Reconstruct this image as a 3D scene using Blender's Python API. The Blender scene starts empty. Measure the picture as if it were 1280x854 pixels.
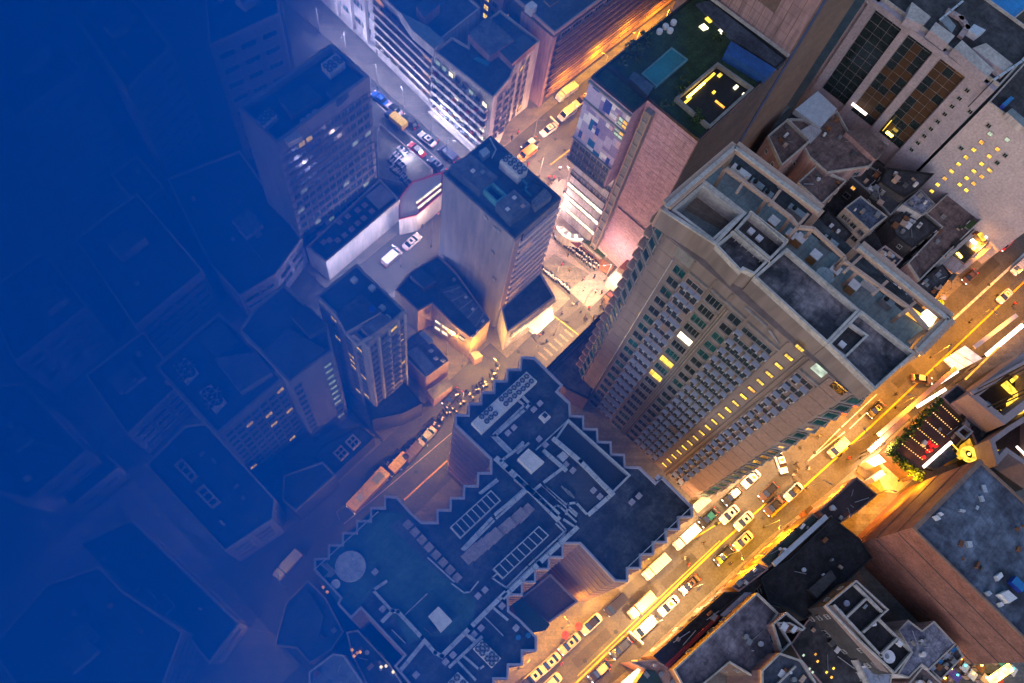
import bpy, bmesh, math, random
from mathutils import Vector, Matrix
random.seed(7)
D = bpy.data
SC = bpy.context.scene
COL = SC.collection
R = math.radians

# ------------------------------------------------------------------ camera
CAM_H = 150.0
FPX = 1061.0
PP = (640.0, 427.0)          # principal point of the 1280 x 854 photograph
NAD = (518.0, 851.5)         # where plumb lines converge
_d = Vector(((NAD[0]-PP[0])/FPX, (NAD[1]-PP[1])/FPX, 1.0)).normalized()
_a0 = (Vector((1, 0, 0)) - _d[0]*_d).normalized()
_b0 = _d.cross(_a0)
_X = math.cos(-0.806)*_a0 + math.sin(-0.806)*_b0     # world axes seen from the camera
_Z = -_d
_Y = _Z.cross(_X)
cam_data = D.cameras.new('camera')
cam = D.objects.new('camera', cam_data)
COL.objects.link(cam)
SC.camera = cam
cam_data.sensor_width = 36.0
cam_data.lens = FPX*36.0/1280.0
cam_data.clip_start = 0.5
cam_data.clip_end = 4000
_right = Vector((_X[0], _Y[0], _Z[0])); _down = Vector((_X[1], _Y[1], _Z[1])); _fwd = Vector((_X[2], _Y[2], _Z[2]))
rot = Matrix((_right, -_down, -_fwd)).transposed()
cam.matrix_world = Matrix.Translation((0, 0, CAM_H)) @ rot.to_4x4()

def P(px, py, z=0.0):
    """the point at height z that stands at this place of the photograph"""
    r = _right*(px-PP[0]) + _down*(py-PP[1]) + _fwd*FPX
    t = (z-CAM_H)/r.z
    return Vector((r.x*t, r.y*t, z))
def P2(px, py, z=0.0):
    v = P(px, py, z); return (v.x, v.y)
def zoom(x0, y0, s, pts):
    return [(x0+a/s, y0+b/s) for a, b in pts]
def poly(pts, z): return [P2(a, b, z) for a, b in pts]

# ------------------------------------------------------------------ world, sun, exposure
world = D.worlds.new('World'); SC.world = world; world.use_nodes = True
wn = world.node_tree.nodes; wl = world.node_tree.links
bgn = wn['Background']
sky = wn.new('ShaderNodeTexSky'); sky.sky_type = 'NISHITA'; sky.sun_disc = False
SUN_EL, SUN_ROT = R(14), R(246)
sky.sun_elevation = SUN_EL; sky.sun_rotation = SUN_ROT
sky.ozone_density = 4.0; sky.dust_density = 0.6; sky.air_density = 1.3
wl.new(sky.outputs[0], bgn.inputs[0]); bgn.inputs[1].default_value = 0.082
sun_d = D.lights.new('dusk_fill_sun', 'SUN'); sun = D.objects.new('dusk_fill_sun', sun_d); COL.objects.link(sun)
sun_d.energy = 0.36; sun_d.angle = R(60); sun_d.color = (1.0, 0.74, 0.80)  # wide pinkish fill, added to light the walls that face the camera
sun.rotation_euler = (R(52), 0, R(-66))
SC.view_settings.view_transform = 'Standard'; SC.view_settings.look = 'None'
SC.view_settings.exposure = 1.84; SC.view_settings.gamma = 1.0
SC.render.engine = 'CYCLES'
SC.cycles.use_denoising = True
SC.cycles.max_bounces = 5; SC.cycles.diffuse_bounces = 2; SC.cycles.glossy_bounces = 2
SC.cycles.transmission_bounces = 2; SC.cycles.volume_bounces = 1; SC.cycles.transparent_max_bounces = 4
SC.cycles.sample_clamp_indirect = 4.0

# ------------------------------------------------------------------ materials
MATS = {}
def M(name, c, c2=None, scale=0.5, amt=0.5, rough=0.8, metal=0.0, bump=0.0, kind='noise', emit=None, estr=0.0, spec=0.3):
    if name in MATS: return MATS[name]
    m = D.materials.new(name); m.use_nodes = True; MATS[name] = m
    nt = m.node_tree; N = nt.nodes; L = nt.links
    b = N['Principled BSDF']
    b.inputs['Roughness'].default_value = rough; b.inputs['Metallic'].default_value = metal
    b.inputs['Specular IOR Level'].default_value = spec
    c = tuple(c)+(1,)
    if c2 is None: c2 = tuple(v*0.62 for v in c[:3])
    c2 = tuple(c2)+(1,)
    geo = N.new('ShaderNodeNewGeometry')
    mp = N.new('ShaderNodeMapping'); L.new(geo.outputs['Position'], mp.inputs[0])
    if kind == 'streak': mp.inputs['Scale'].default_value = (1.0, 1.0, 0.12)
    n1 = N.new('ShaderNodeTexNoise'); n1.inputs['Scale'].default_value = scale; n1.inputs['Detail'].default_value = 6
    n1.inputs['Roughness'].default_value = 0.62
    L.new(mp.outputs[0], n1.inputs['Vector'])
    rp = N.new('ShaderNodeValToRGB'); L.new(n1.outputs[0], rp.inputs[0])
    rp.color_ramp.elements[0].position = 0.5-0.22/max(amt, .05)*0.5; rp.color_ramp.elements[1].position = 0.5+0.22/max(amt, .05)*0.5
    rp.color_ramp.elements[0].color = c2; rp.color_ramp.elements[1].color = c
    n2 = N.new('ShaderNodeTexNoise'); n2.inputs['Scale'].default_value = scale*7; n2.inputs['Detail'].default_value = 4
    L.new(mp.outputs[0], n2.inputs['Vector'])
    mx = N.new('ShaderNodeMix'); mx.data_type = 'RGBA'; mx.blend_type = 'MULTIPLY'; mx.inputs[0].default_value = 0.55*amt+.1
    L.new(rp.outputs[0], mx.inputs[6])
    r2 = N.new('ShaderNodeValToRGB'); L.new(n2.outputs[0], r2.inputs[0])
    r2.color_ramp.elements[0].position = 0.35; r2.color_ramp.elements[0].color = (.35, .35, .38, 1); r2.color_ramp.elements[1].position = 0.62
    L.new(r2.outputs[0], mx.inputs[7])
    out = mx.outputs[2]
    if kind == 'brick':
        br = N.new('ShaderNodeTexBrick'); br.inputs['Scale'].default_value = 1.0
        br.inputs['Color1'].default_value = (1, 1, 1, 1); br.inputs['Color2'].default_value = (.7, .7, .7, 1); br.inputs['Mortar'].default_value = (.55, .55, .55, 1)
        br.inputs['Brick Width'].default_value = 0.9; br.inputs['Row Height'].default_value = 0.45; br.inputs['Mortar Size'].default_value = 0.03
        sx = N.new('ShaderNodeSeparateXYZ'); L.new(geo.outputs['Position'], sx.inputs[0])
        ad = N.new('ShaderNodeMath'); L.new(sx.outputs[0], ad.inputs[0]); L.new(sx.outputs[1], ad.inputs[1])
        cx = N.new('ShaderNodeCombineXYZ'); L.new(ad.outputs[0], cx.inputs[0]); L.new(sx.outputs[2], cx.inputs[1])
        L.new(cx.outputs[0], br.inputs['Vector'])
        m2 = N.new('ShaderNodeMix'); m2.data_type = 'RGBA'; m2.blend_type = 'MULTIPLY'; m2.inputs[0].default_value = .8
        L.new(out, m2.inputs[6]); L.new(br.outputs['Color'], m2.inputs[7]); out = m2.outputs[2]
    if kind == 'stain' or name.startswith('roof'):
        b4 = N.new('ShaderNodeTexBrick'); b4.inputs['Scale'].default_value = 1.0; b4.offset = .37
        b4.inputs['Color1'].default_value = (1, 1, 1, 1); b4.inputs['Color2'].default_value = (.80, .81, .84, 1); b4.inputs['Mortar'].default_value = (.55, .55, .58, 1)
        b4.inputs['Brick Width'].default_value = 3.4; b4.inputs['Row Height'].default_value = 1.15; b4.inputs['Mortar Size'].default_value = .035; b4.inputs['Bias'].default_value = -.1
        L.new(geo.outputs['Position'], b4.inputs['Vector'])
        m4 = N.new('ShaderNodeMix'); m4.data_type = 'RGBA'; m4.blend_type = 'MULTIPLY'; m4.inputs[0].default_value = .8
        L.new(out, m4.inputs[6]); L.new(b4.outputs['Color'], m4.inputs[7]); out = m4.outputs[2]
    if kind == 'stain':
        n3 = N.new('ShaderNodeTexNoise'); n3.inputs['Scale'].default_value = scale*2.3; n3.inputs['Detail'].default_value = 9; n3.inputs['Roughness'].default_value = .68; n3.inputs['Distortion'].default_value = 2.0 if name == 'roof_stained' else .35
        L.new(mp.outputs[0], n3.inputs['Vector'])
        r3 = N.new('ShaderNodeValToRGB'); L.new(n3.outputs[0], r3.inputs[0])
        r3.color_ramp.elements[0].position = 0.36; r3.color_ramp.elements[0].color = (.3, .3, .33, 1); r3.color_ramp.elements[1].position = 0.64
        m3 = N.new('ShaderNodeMix'); m3.data_type = 'RGBA'; m3.blend_type = 'MULTIPLY'; m3.inputs[0].default_value = .85
        L.new(out, m3.inputs[6]); L.new(r3.outputs[0], m3.inputs[7]); out = m3.outputs[2]
    L.new(out, b.inputs['Base Color'])
    if bump:
        bp = N.new('ShaderNodeBump'); bp.inputs['Strength'].default_value = bump; bp.inputs['Distance'].default_value = 0.08
        L.new(n2.outputs[0], bp.inputs['Height']); L.new(bp.outputs[0], b.inputs['Normal'])
    if emit:
        b.inputs['Emission Color'].default_value = tuple(emit)+(1,)
        ne = N.new('ShaderNodeTexNoise'); ne.inputs['Scale'].default_value = 1.1; ne.inputs['Detail'].default_value = 3; L.new(geo.outputs['Position'], ne.inputs['Vector'])
        me_ = N.new('ShaderNodeMapRange'); me_.inputs[1].default_value = .3; me_.inputs[2].default_value = .7; me_.inputs[3].default_value = estr*.35; me_.inputs[4].default_value = estr*1.6
        L.new(ne.outputs[0], me_.inputs[0]); L.new(me_.outputs[0], b.inputs['Emission Strength'])
    return m
def E_(name, c, s): return M(name, (0.1, 0.1, 0.1), emit=c, estr=s)

asphalt = M('asphalt', (.085, .082, .08), (.05, .05, .052), .35, .6, .75, bump=.3)
paving = M('paving', (.20, .185, .17), (.12, .11, .105), .4, .6, .8, kind='brick')
line_white = M('paint_white', (.62, .62, .6), (.35, .35, .34), 1.5, .8)
line_yellow = M('paint_yellow', (.70, .42, .02), (.45, .26, .02), 1.5, .7)
conc = M('concrete', (.27, .25, .23), (.17, .155, .145), .25, .6, .85, bump=.2)
conc_l = M('concrete_light', (.42, .39, .36), (.28, .26, .24), .3, .6, .85)
conc_d = M('concrete_dark', (.10, .098, .10), (.05, .05, .055), .3, .7, .9, bump=.3)
roof_dark = M('roof_felt', (.085, .085, .095), (.04, .04, .046), .22, .8, .92, bump=.4, kind='stain')
roof_navy = M('roof_membrane', (.075, .09, .12), (.035, .045, .065), .22, .8, .9, bump=.3)
roof_stain = M('roof_stained', (.30, .265, .275), (.05, .055, .07), .18, .9, .92, bump=.3, kind='stain')
roof_pale = M('roof_pale', (.22, .27, .28), (.15, .19, .20), .3, .5, .85)
roof_pink = M('roof_pinkish', (.24, .17, .155), (.15, .105, .10), .25, .6, .9, kind='stain')
roof_green = M('roof_greenish', (.055, .12, .10), (.03, .065, .06), .25, .7, .95)
roof_blue = M('roof_blue_sheet', (.02, .17, .42), (.015, .12, .30), .5, .4, .5)
roof_grey = M('roof_grey', (.20, .195, .21), (.10, .10, .12), .2, .8, .9, kind='stain')
wall_hotel = M('wall_hotel_stone', (.225, .175, .158), (.15, .12, .11), .12, .6, .75, kind='streak')
wall_hotel2 = M('wall_hotel_panel', (.24, .165, .145), (.19, .13, .115), .3, .5, .7)
wall_grey = M('wall_grey_tile', (.25, .235, .25), (.17, .16, .175), .14, .7, .8, kind='streak')
wall_pink = M('wall_pink_tile', (.56, .35, .43), (.47, .28, .35), .25, .5, .7, kind='brick')
wall_white = M('wall_white', (.52, .50, .50), (.33, .31, .32), .35, .7, .8, kind='streak')
wall_rose = M('wall_rose', (.38, .24, .23), (.24, .15, .15), .3, .7, .8, kind='streak')
wall_brick = M('wall_brick', (.30, .135, .105), (.18, .08, .062), .4, .6, .85, kind='brick', bump=.2)
wall_brown = M('wall_brown', (.20, .13, .105), (.14, .09, .075), .2, .5, .8)
wall_dark = M('wall_dark', (.07, .065, .07), (.04, .038, .042), .3, .6, .8)
wall_res = M('wall_resident', (.33, .30, .29), (.22, .20, .20), .25, .6, .8, kind='streak')
wall_amber = M('wall_ochre', (.40, .29, .16), (.25, .17, .10), .4, .6, .8, kind='streak')
trim_rose = M('trim_rose', (.36, .27, .26), (.26, .19, .185), .5, .4, .7)
trim_tan = M('trim_tan', (.42, .29, .22), (.32, .21, .16), .5, .4, .7)
metal_w = M('duct_galvanised', (.50, .52, .56), (.34, .36, .40), .8, .5, .45, metal=.35)
metal_g = M('metal_grey', (.28, .29, .31), (.18, .19, .2), .8, .5, .5, metal=.4)
metal_d = M('metal_dark', (.03, .032, .036), (.015, .016, .018), 1, .5, .5, metal=.3)
white_p = M('white_box', (.62, .61, .62), (.42, .41, .42), 1.2, .4, .6)
glass_d = M('glass_dark', (.018, .035, .04), (.01, .015, .02), .5, .4, .12, spec=.6)
glass_t = M('glass_teal', (.015, .09, .09), (.008, .03, .035), .35, .8, .12, spec=.6)
glass_b = M('glass_blue', (.05, .07, .12), (.02, .03, .06), .35, .8, .15, spec=.6)
ac_body = M('ac_casing', (.33, .36, .43), (.24, .26, .32), 2, .5, .5)
ac_fan = M('ac_fan_black', (.012, .012, .014))
lit_y = M('lit_yellow', (.3, .2, .05), emit=(1, .60, .06), estr=.5)
lit_w = M('lit_warm_white', (.3, .3, .2), emit=(1, .86, .55), estr=.75)
lit_a = M('lit_amber', (.3, .2, .05), emit=(1, .42, .06), estr=.45)
lit_g = M('lit_green_white', (.3, .3, .3), emit=(.62, .85, .6), estr=.2)
lit_hot = M('lit_hot_yellow', (.3, .2, .05), emit=(1, .62, .08), estr=3.0)
lit_white = M('lit_hot_white', (.5, .5, .5), emit=(1, .80, .66), estr=1.3)
lit_red = M('lit_red', (.3, .02, .02), emit=(1, .04, .02), estr=1.2)
lit_shop = M('lit_shop', (.3, .2, .1), emit=(1, .55, .16), estr=2.4)
leaf = M('leaf_green', (.045, .085, .02), (.02, .04, .012), 2.5, .8, .8)
leaf_d = M('leaf_dark', (.03, .055, .03), (.015, .03, .018), 2.5, .8, .8)
bark = M('bark', (.08, .055, .04))
tree_soil = M('soil', (.06, .045, .035))
red_cloth = M('red_awning', (.42, .05, .03), (.28, .03, .02), 1, .5, .8)
rust = M('rust_sheet', (.22, .09, .04), (.12, .05, .03), .9, .8, .9)
rubber = M('tyre_rubber', (.015, .015, .015))
bill_b = M('print_blue', (.02, .06, .34), (.015, .035, .24), .8, .5, .5)
bill_p = M('print_purple', (.28, .22, .42), (.2, .16, .32), .8, .5, .5)
bill_w = M('print_white', (.78, .76, .80), (.62, .60, .66), .8, .4, .5)
bill_c = M('print_cyan', (.02, .16, .38))
pool_m = M('pool_water', (.012, .16, .20), (.01, .12, .16), .5, .4, .08, spec=.6)
skin_m = M('skin', (.35, .20, .14))

# ------------------------------------------------------------------ mesh helpers
class MB:
    def __init__(s): s.v = []; s.f = []; s.m = []; s.mats = []
    def mi(s, m):
        if m not in s.mats: s.mats.append(m)
        return s.mats.index(m)
    def face(s, pts, m):
        i = len(s.v); s.v += [tuple(p) for p in pts]; s.f.append(tuple(range(i, i+len(pts)))); s.m.append(s.mi(m))
    def prism(s, pl, z0, z1, wall, top=None, bottom=False):
        a = sum(pl[i][0]*pl[(i+1) % len(pl)][1]-pl[(i+1) % len(pl)][0]*pl[i][1] for i in range(len(pl)))
        if a < 0: pl = pl[::-1]
        n = len(pl); i = len(s.v)
        s.v += [(x, y, z0) for x, y in pl]+[(x, y, z1) for x, y in pl]
        for k in range(n):
            s.f.append((i+k, i+(k+1) % n, i+n+(k+1) % n, i+n+k)); s.m.append(s.mi(wall))
        s.f.append(tuple(i+n+k for k in range(n))); s.m.append(s.mi(top or wall))
        if bottom: s.f.append(tuple(i+n-1-k for k in range(n))); s.m.append(s.mi(wall))
    def box(s, c, d, m, rz=0.0, top=None):
        ca, sa = math.cos(rz), math.sin(rz); hx, hy = d[0]/2, d[1]/2
        pl = [(c[0]+x*ca-y*sa, c[1]+x*sa+y*ca) for x, y in ((-hx, -hy), (hx, -hy), (hx, hy), (-hx, hy))]
        s.prism(pl, c[2], c[2]+d[2], m, top, True)
    def bar(s, p, q, w, h, m):
        """a box laid from p to q (its underside on them)"""
        p = Vector(p); q = Vector(q); d = (q-p); 
        if d.length < 1e-4: return
        n = Vector((-d.y, d.x, 0)); 
        if n.length < 1e-5: n = Vector((1, 0, 0))
        n = n.normalized()*w/2; up = Vector((0, 0, h)) if abs(d.z) < d.length*.9 else Vector((0, w, 0))
        i = len(s.v)
        for e in (p, q):
            for o in (-n, n, n+up, -n+up): s.v.append(tuple(e+o))
        for f in ((0, 1, 2, 3), (7, 6, 5, 4), (0, 4, 5, 1), (1, 5, 6, 2), (2, 6, 7, 3), (3, 7, 4, 0)):
            s.f.append(tuple(i+k for k in f)); s.m.append(s.mi(m))
    def cyl(s, c, r, h, m, n=12, top=None, r2=None):
        r2 = r if r2 is None else r2; i = len(s.v)
        s.v += [(c[0]+r*math.cos(6.2832*k/n), c[1]+r*math.sin(6.2832*k/n), c[2]) for k in range(n)]
        s.v += [(c[0]+r2*math.cos(6.2832*k/n), c[1]+r2*math.sin(6.2832*k/n), c[2]+h) for k in range(n)]
        for k in range(n): s.f.append((i+k, i+(k+1) % n, i+n+(k+1) % n, i+n+k)); s.m.append(s.mi(m))
        s.f.append(tuple(i+n+k for k in range(n))); s.m.append(s.mi(top or m))
        s.f.append(tuple(i+n-1-k for k in range(n))); s.m.append(s.mi(m))
    def rim(s, pl, z0, z1, w, m):
        """a low wall of width w just inside the outline"""
        a = sum(pl[i][0]*pl[(i+1) % len(pl)][1]-pl[(i+1) % len(pl)][0]*pl[i][1] for i in range(len(pl)))
        if a < 0: pl = pl[::-1]
        n = len(pl); inn = []
        for k in range(n):
            p0 = Vector(pl[k-1]); p1 = Vector(pl[k]); p2 = Vector(pl[(k+1) % n])
            e1 = (p1-p0).normalized(); e2 = (p2-p1).normalized()
            n1 = Vector((-e1.y, e1.x)); n2 = Vector((-e2.y, e2.x)); b = (n1+n2)
            if b.length < .2: b = n1
            b.normalize(); c = max(.35, b.dot(n1)); inn.append(tuple(p1+b*w/c))
        i = len(s.v)
        for L, z in ((pl, z0), (pl, z1), (inn, z1), (inn, z0)): s.v += [(x, y, z) for x, y in L]
        for k in range(n):
            j = (k+1) % n
            for lo in range(3):
                s.f.append((i+lo*n+k, i+lo*n+j, i+(lo+1)*n+j, i+(lo+1)*n+k)); s.m.append(s.mi(m))
    def mesh(s, name):
        me = D.meshes.new(name); me.from_pydata(s.v, [], s.f)
        for m in s.mats: me.materials.append(m)
        me.polygons.foreach_set('material_index', s.m); me.update(); return me
    def build(s, name, parent=None, origin=None):
        if parent is not None:
            o = parent_base(parent); s.v = [(x-o[0], y-o[1], z-o[2]) for x, y, z in s.v]
        elif origin is not None:
            s.v = [(x-origin[0], y-origin[1], z-origin[2]) for x, y, z in s.v]
        ob = D.objects.new(name, s.mesh(name)); COL.objects.link(ob)
        if parent is not None: ob.parent = parent
        elif origin is not None: ob.location = origin
        return ob
def parent_base(p):
    b = Vector((0, 0, 0))
    while p is not None: b = b+p.location; p = p.parent
    return b
def tag(o, label=None, cat=None, group=None, kind=None):
    if label: o['label'] = label
    if cat: o['category'] = cat
    if group: o['group'] = group
    if kind: o['kind'] = kind
    return o
def empty(name, loc, label, cat, group=None, rz=0):
    o = D.objects.new(name, None); COL.objects.link(o); o.location = loc; o.rotation_euler = (0, 0, rz)
    o.empty_display_size = .3
    return tag(o, label, cat, group)
def inst(name, me, parent, loc, rz=0.0, scale=None):
    ob = D.objects.new(name, me); COL.objects.link(ob); ob.parent = parent
    b = parent_base(parent) if parent else Vector((0, 0, 0))
    ob.location = Vector(loc)-b; ob.rotation_euler = (0, 0, rz)
    if scale: ob.scale = scale
    return ob
def copy_tree(o, loc=None, rz=None, label=None, group=None, parent=None):
    c = o.copy(); COL.objects.link(c); c.parent = parent
    if loc is not None: c.location = loc
    if rz is not None: c.rotation_euler = (0, 0, rz)
    if label: c['label'] = label
    if group: c['group'] = group
    for ch in o.children: copy_tree(ch, parent=c)
    return c

# windows: origin on the wall plane, x along the wall, -y outward, centred on z
def window_mesh(name, w, h, glass, frame, sill=True, mull=1):
    b = MB(); t = .09
    b.box((0, -.03, -h/2), (w, .05, h), glass)
    for sx in (-1, 1): b.box((sx*(w/2), -.07, -h/2-.04), (t, .16, h+.08), frame)
    b.box((0, -.07, h/2), (w+.1, .16, t), frame)
    b.box((0, -.10 if sill else -.06, -h/2-t), (w+.14, .26 if sill else .15, t), frame)
    for k in range(mull): b.box(((k+1)*w/(mull+1)-w/2, -.055, -h/2), (.05, .07, h), frame)
    return b.mesh(name)
def outward(p0, p1):
    d = Vector((p1[0]-p0[0], p1[1]-p0[1])).normalized(); n = Vector((d.y, -d.x))
    if n.dot(Vector((p0[0], p0[1]))) > 0: n = -n
    return d, n
def wall_rz(n): return math.atan2(n.y, n.x)+math.pi/2
def grid(parent, p0, p1, us, zs, pick, name='window', off=0.0):
    """put window meshes along the wall p0-p1 (facing the nadir), u in metres from p0"""
    d, n = outward(p0, p1); rz = wall_rz(n)
    for z in zs:
        for u in us:
            me = pick(u, z)
            if me is None: continue
            inst(name, me, parent, (p0[0]+d.x*u+n.x*off, p0[1]+d.y*u+n.y*off, z), rz)
def spaced(a, b, n): return [a+(b-a)*(k+.5)/n for k in range(n)]

def building(name, label, outline, h, wall, roof, rim=(0.35, .8, None), group=None, cat='building', z0=0.0):
    cx = sum(p[0] for p in outline)/len(outline); cy = sum(p[1] for p in outline)/len(outline)
    t = empty(name, (cx, cy, z0), label, cat, group)
    b = MB(); b.prism(outline, z0, h, wall, wall); b.build('wall', t)
    b = MB(); b.prism(inset(outline, .3 if rim else .02), h+.004, h+.06, roof, roof); b.build('roof', t)
    if rim:
        b = MB(); b.rim(outline, h-.02 if rim[1] > 0 else h, h+rim[1], rim[0], rim[2] or wall); b.build('parapet', t)
    return t
def inset(pl, w):
    a = sum(pl[i][0]*pl[(i+1) % len(pl)][1]-pl[(i+1) % len(pl)][0]*pl[i][1] for i in range(len(pl)))
    if a < 0: pl = pl[::-1]
    out = []; n = len(pl)
    for k in range(n):
        p0 = Vector(pl[k-1]); p1 = Vector(pl[k]); p2 = Vector(pl[(k+1) % n])
        e1 = (p1-p0).normalized(); e2 = (p2-p1).normalized()
        n1 = Vector((-e1.y, e1.x)); n2 = Vector((-e2.y, e2.x)); b = n1+n2
        if b.length < .2: b = n1
        b.normalize(); c = max(.35, b.dot(n1)); out.append(tuple(p1+b*w/c))
    return out
def rect(x0, y0, x1, y1): return [(x0, y0), (x1, y0), (x1, y1), (x0, y1)]

# ------------------------------------------------------------------ ground, roads, pavements
b = MB(); b.face([(-1500, -1500, 0), (1500, -1500, 0), (1500, 1500, 0), (-1500, 1500, 0)], asphalt)
tag(b.build('road'), kind='structure')
def pavement(name, outline, z=.13, m=None, label=None):
    b = MB(); b.prism(outline, -.02, z, conc_l, m or paving)
    o = tag(b.build(name), kind='structure'); return o
pavement('pavement', [(18, -13.5), (56, -17.2), (124, -25.6), (150, -28.4), (215, -36), (215, -22), (141, -14), (141, 24), (72, 22), (72, 18.5), (46, 18.5), (44.5, 19.5), (30, 19.5), (2, 19.5), (2, -10)])
pavement('pavement', [(-60, -13.5), (0, -20.5), (27, -24.6), (61, -28.6), (75, -31.6), (136, -40.5), (215, -52), (215, -120), (-60, -120)])
pavement('pavement', rect(51.5, 28.6, 69.5, 52))
pavement('pavement', [(76.6, 29.5), (82.5, 26.8), (84, 25.6), (141, 26), (141, 46), (90, 46), (88, 49), (79, 49), (76.6, 47)])
pavement('pavement', rect(76.5, 62, 170, 130))
pavement('pavement', rect(36.5, 62, 65.5, 80)); pavement('pavement', rect(24, 33, 51.5, 53.5)); pavement('pavement', rect(0, 33, 23.5, 60))
pavement('pavement', rect(-5, 66, 30, 140)); pavement('pavement', [(-60, 15), (-11, 15), (-11, 58), (-60, 58)])
pavement('pavement', rect(-60, 70, -13, 150))
b = MB(); b.prism(rect(70.6, 24.4, 78.6, 50), -.02, .05, conc_l, M('plaza_pale', (.34, .29, .28), (.22, .18, .18), .5, .7, .7, kind='brick')); tag(b.build('plaza'), kind='structure')
def strip(name, pts, w, m, z=.008):
    b = MB()
    for p, q in zip(pts, pts[1:]):
        p = Vector(p); q = Vector(q); d = (q-p).normalized(); n = Vector((-d.y, d.x))*w/2
        b.face([(p.x+n.x, p.y+n.y, z), (q.x+n.x, q.y+n.y, z), (q.x-n.x, q.y-n.y, z), (p.x-n.x, p.y-n.y, z)][::-1], m)
    return tag(b.build(name), kind='structure')
g = lambda *ps: [P2(a, c, 0) for a, c in ps]
strip('road_marking', g((640, 925), (722, 852), (905, 676), (958, 629)), .32, line_yellow)
strip('road_marking', g((722, 845), (800, 770), (900, 676)), .16, line_yellow)
strip('road_marking', g((964, 646), (1092, 530), (1187, 441), (1330, 305)), .34, line_yellow)
strip('road_marking', g((866, 674), (905, 650)), .22, line_yellow)
strip('road_marking', g((1148, 445), (1192, 399), (1262, 335), (1310, 290)), .5, line_white)
strip('road_marking', g((1008, 578), (1050, 536)), .2, line_white); strip('road_marking', g((1008, 578), (1056, 540)), .2, line_white)
strip('road_marking', g((1052, 534), (1096, 493)), .18, line_white); strip('road_marking', g((1062, 536), (1100, 500)), .18, line_white)
strip('road_marking', g((1164, 380), (1217, 335), (1262, 296)), .25, line_yellow)
for k in range(9):      # zebra bars and dashes
    x = 74.5; strip('road_marking', [(x-4, 22.5+k*.0+0), (x-4, 22.6)], .01, line_white) if False else None
for (a, c2) in (((470, 175), (482, 184)), ((505, 205), (517, 214)), ((500, 160), (520, 175)), ((452, 150), (462, 158)), ((575, 200), (590, 212))):
    strip('road_marking', g(a, c2), .18, line_white)
strip('road_marking', g((470, 128), (553, 205)), .16, line_white)
strip('road_marking', g((505, 625), (559, 576)), .28, line_yellow)
strip('road_marking', g((430, 655), (505, 592), (590, 520)), .14, line_white, .012)
strip('road_marking', g((688, 206), (722, 180)), .22, line_yellow); strip('road_marking', g((575, 245), (640, 190)), .01, line_white)
strip('road_marking', g((676, 382), (735, 428), (712, 448)), .18, line_yellow)
# crossing and paved refuge in the junction
b = MB(); b.prism(poly([(684, 325), (692, 318), (737, 343), (713, 362), (678, 332)], 0), -.02, .12, conc_l, paving); tag(b.build('traffic_island'), kind='structure')
for k in range(8):
    t = k/7; p = P2(660+46*t, 452-40*t, 0); 
    strip('zebra_stripe', [p, (p[0]+.05, p[1]-2.2)], .42, M('zebra_worn', (.24, .22, .18), (.12, .11, .10), 2.5, 1))

# manholes and repair patches
rn = random.Random(2)
for px, py in ((673, 186), (706, 188), (720, 189), (694, 174), (677, 250), (714, 341), (733, 349), (760, 300), (744, 395), (648, 440), (940, 560), (1018, 566), (1010, 584), (860, 700), (895, 655), (800, 770), (770, 790), (731, 826), (1120, 480), (1215, 400), (1196, 425), (1236, 356), (600, 500), (520, 590), (505, 250), (520, 330), (1075, 520), (1000, 560)):
    v = P(px, py, 0); b = MB(); b.cyl((v.x, v.y, .002), .36, .012, metal_d, 14); tag(b.build('manhole_cover'), kind='structure')
for px, py, w_, l_ in ((690, 225, 5, 2.4), (720, 400, 6, 3), (980, 595, 7, 2), (1230, 340, 9, 2.2), (850, 715, 8, 2), (740, 810, 8, 1.8), (520, 240, 2, 5), (1130, 470, 6, 2), (560, 520, 6, 1.6)):
    v = P(px, py, 0); b = MB(); b.box((v.x, v.y, -.01), (w_, l_, .0145), M('asphalt_patch', (.055, .053, .052), (.035, .034, .034), .8, .6), rz=-.1); tag(b.build('asphalt_patch'), kind='structure')

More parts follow.
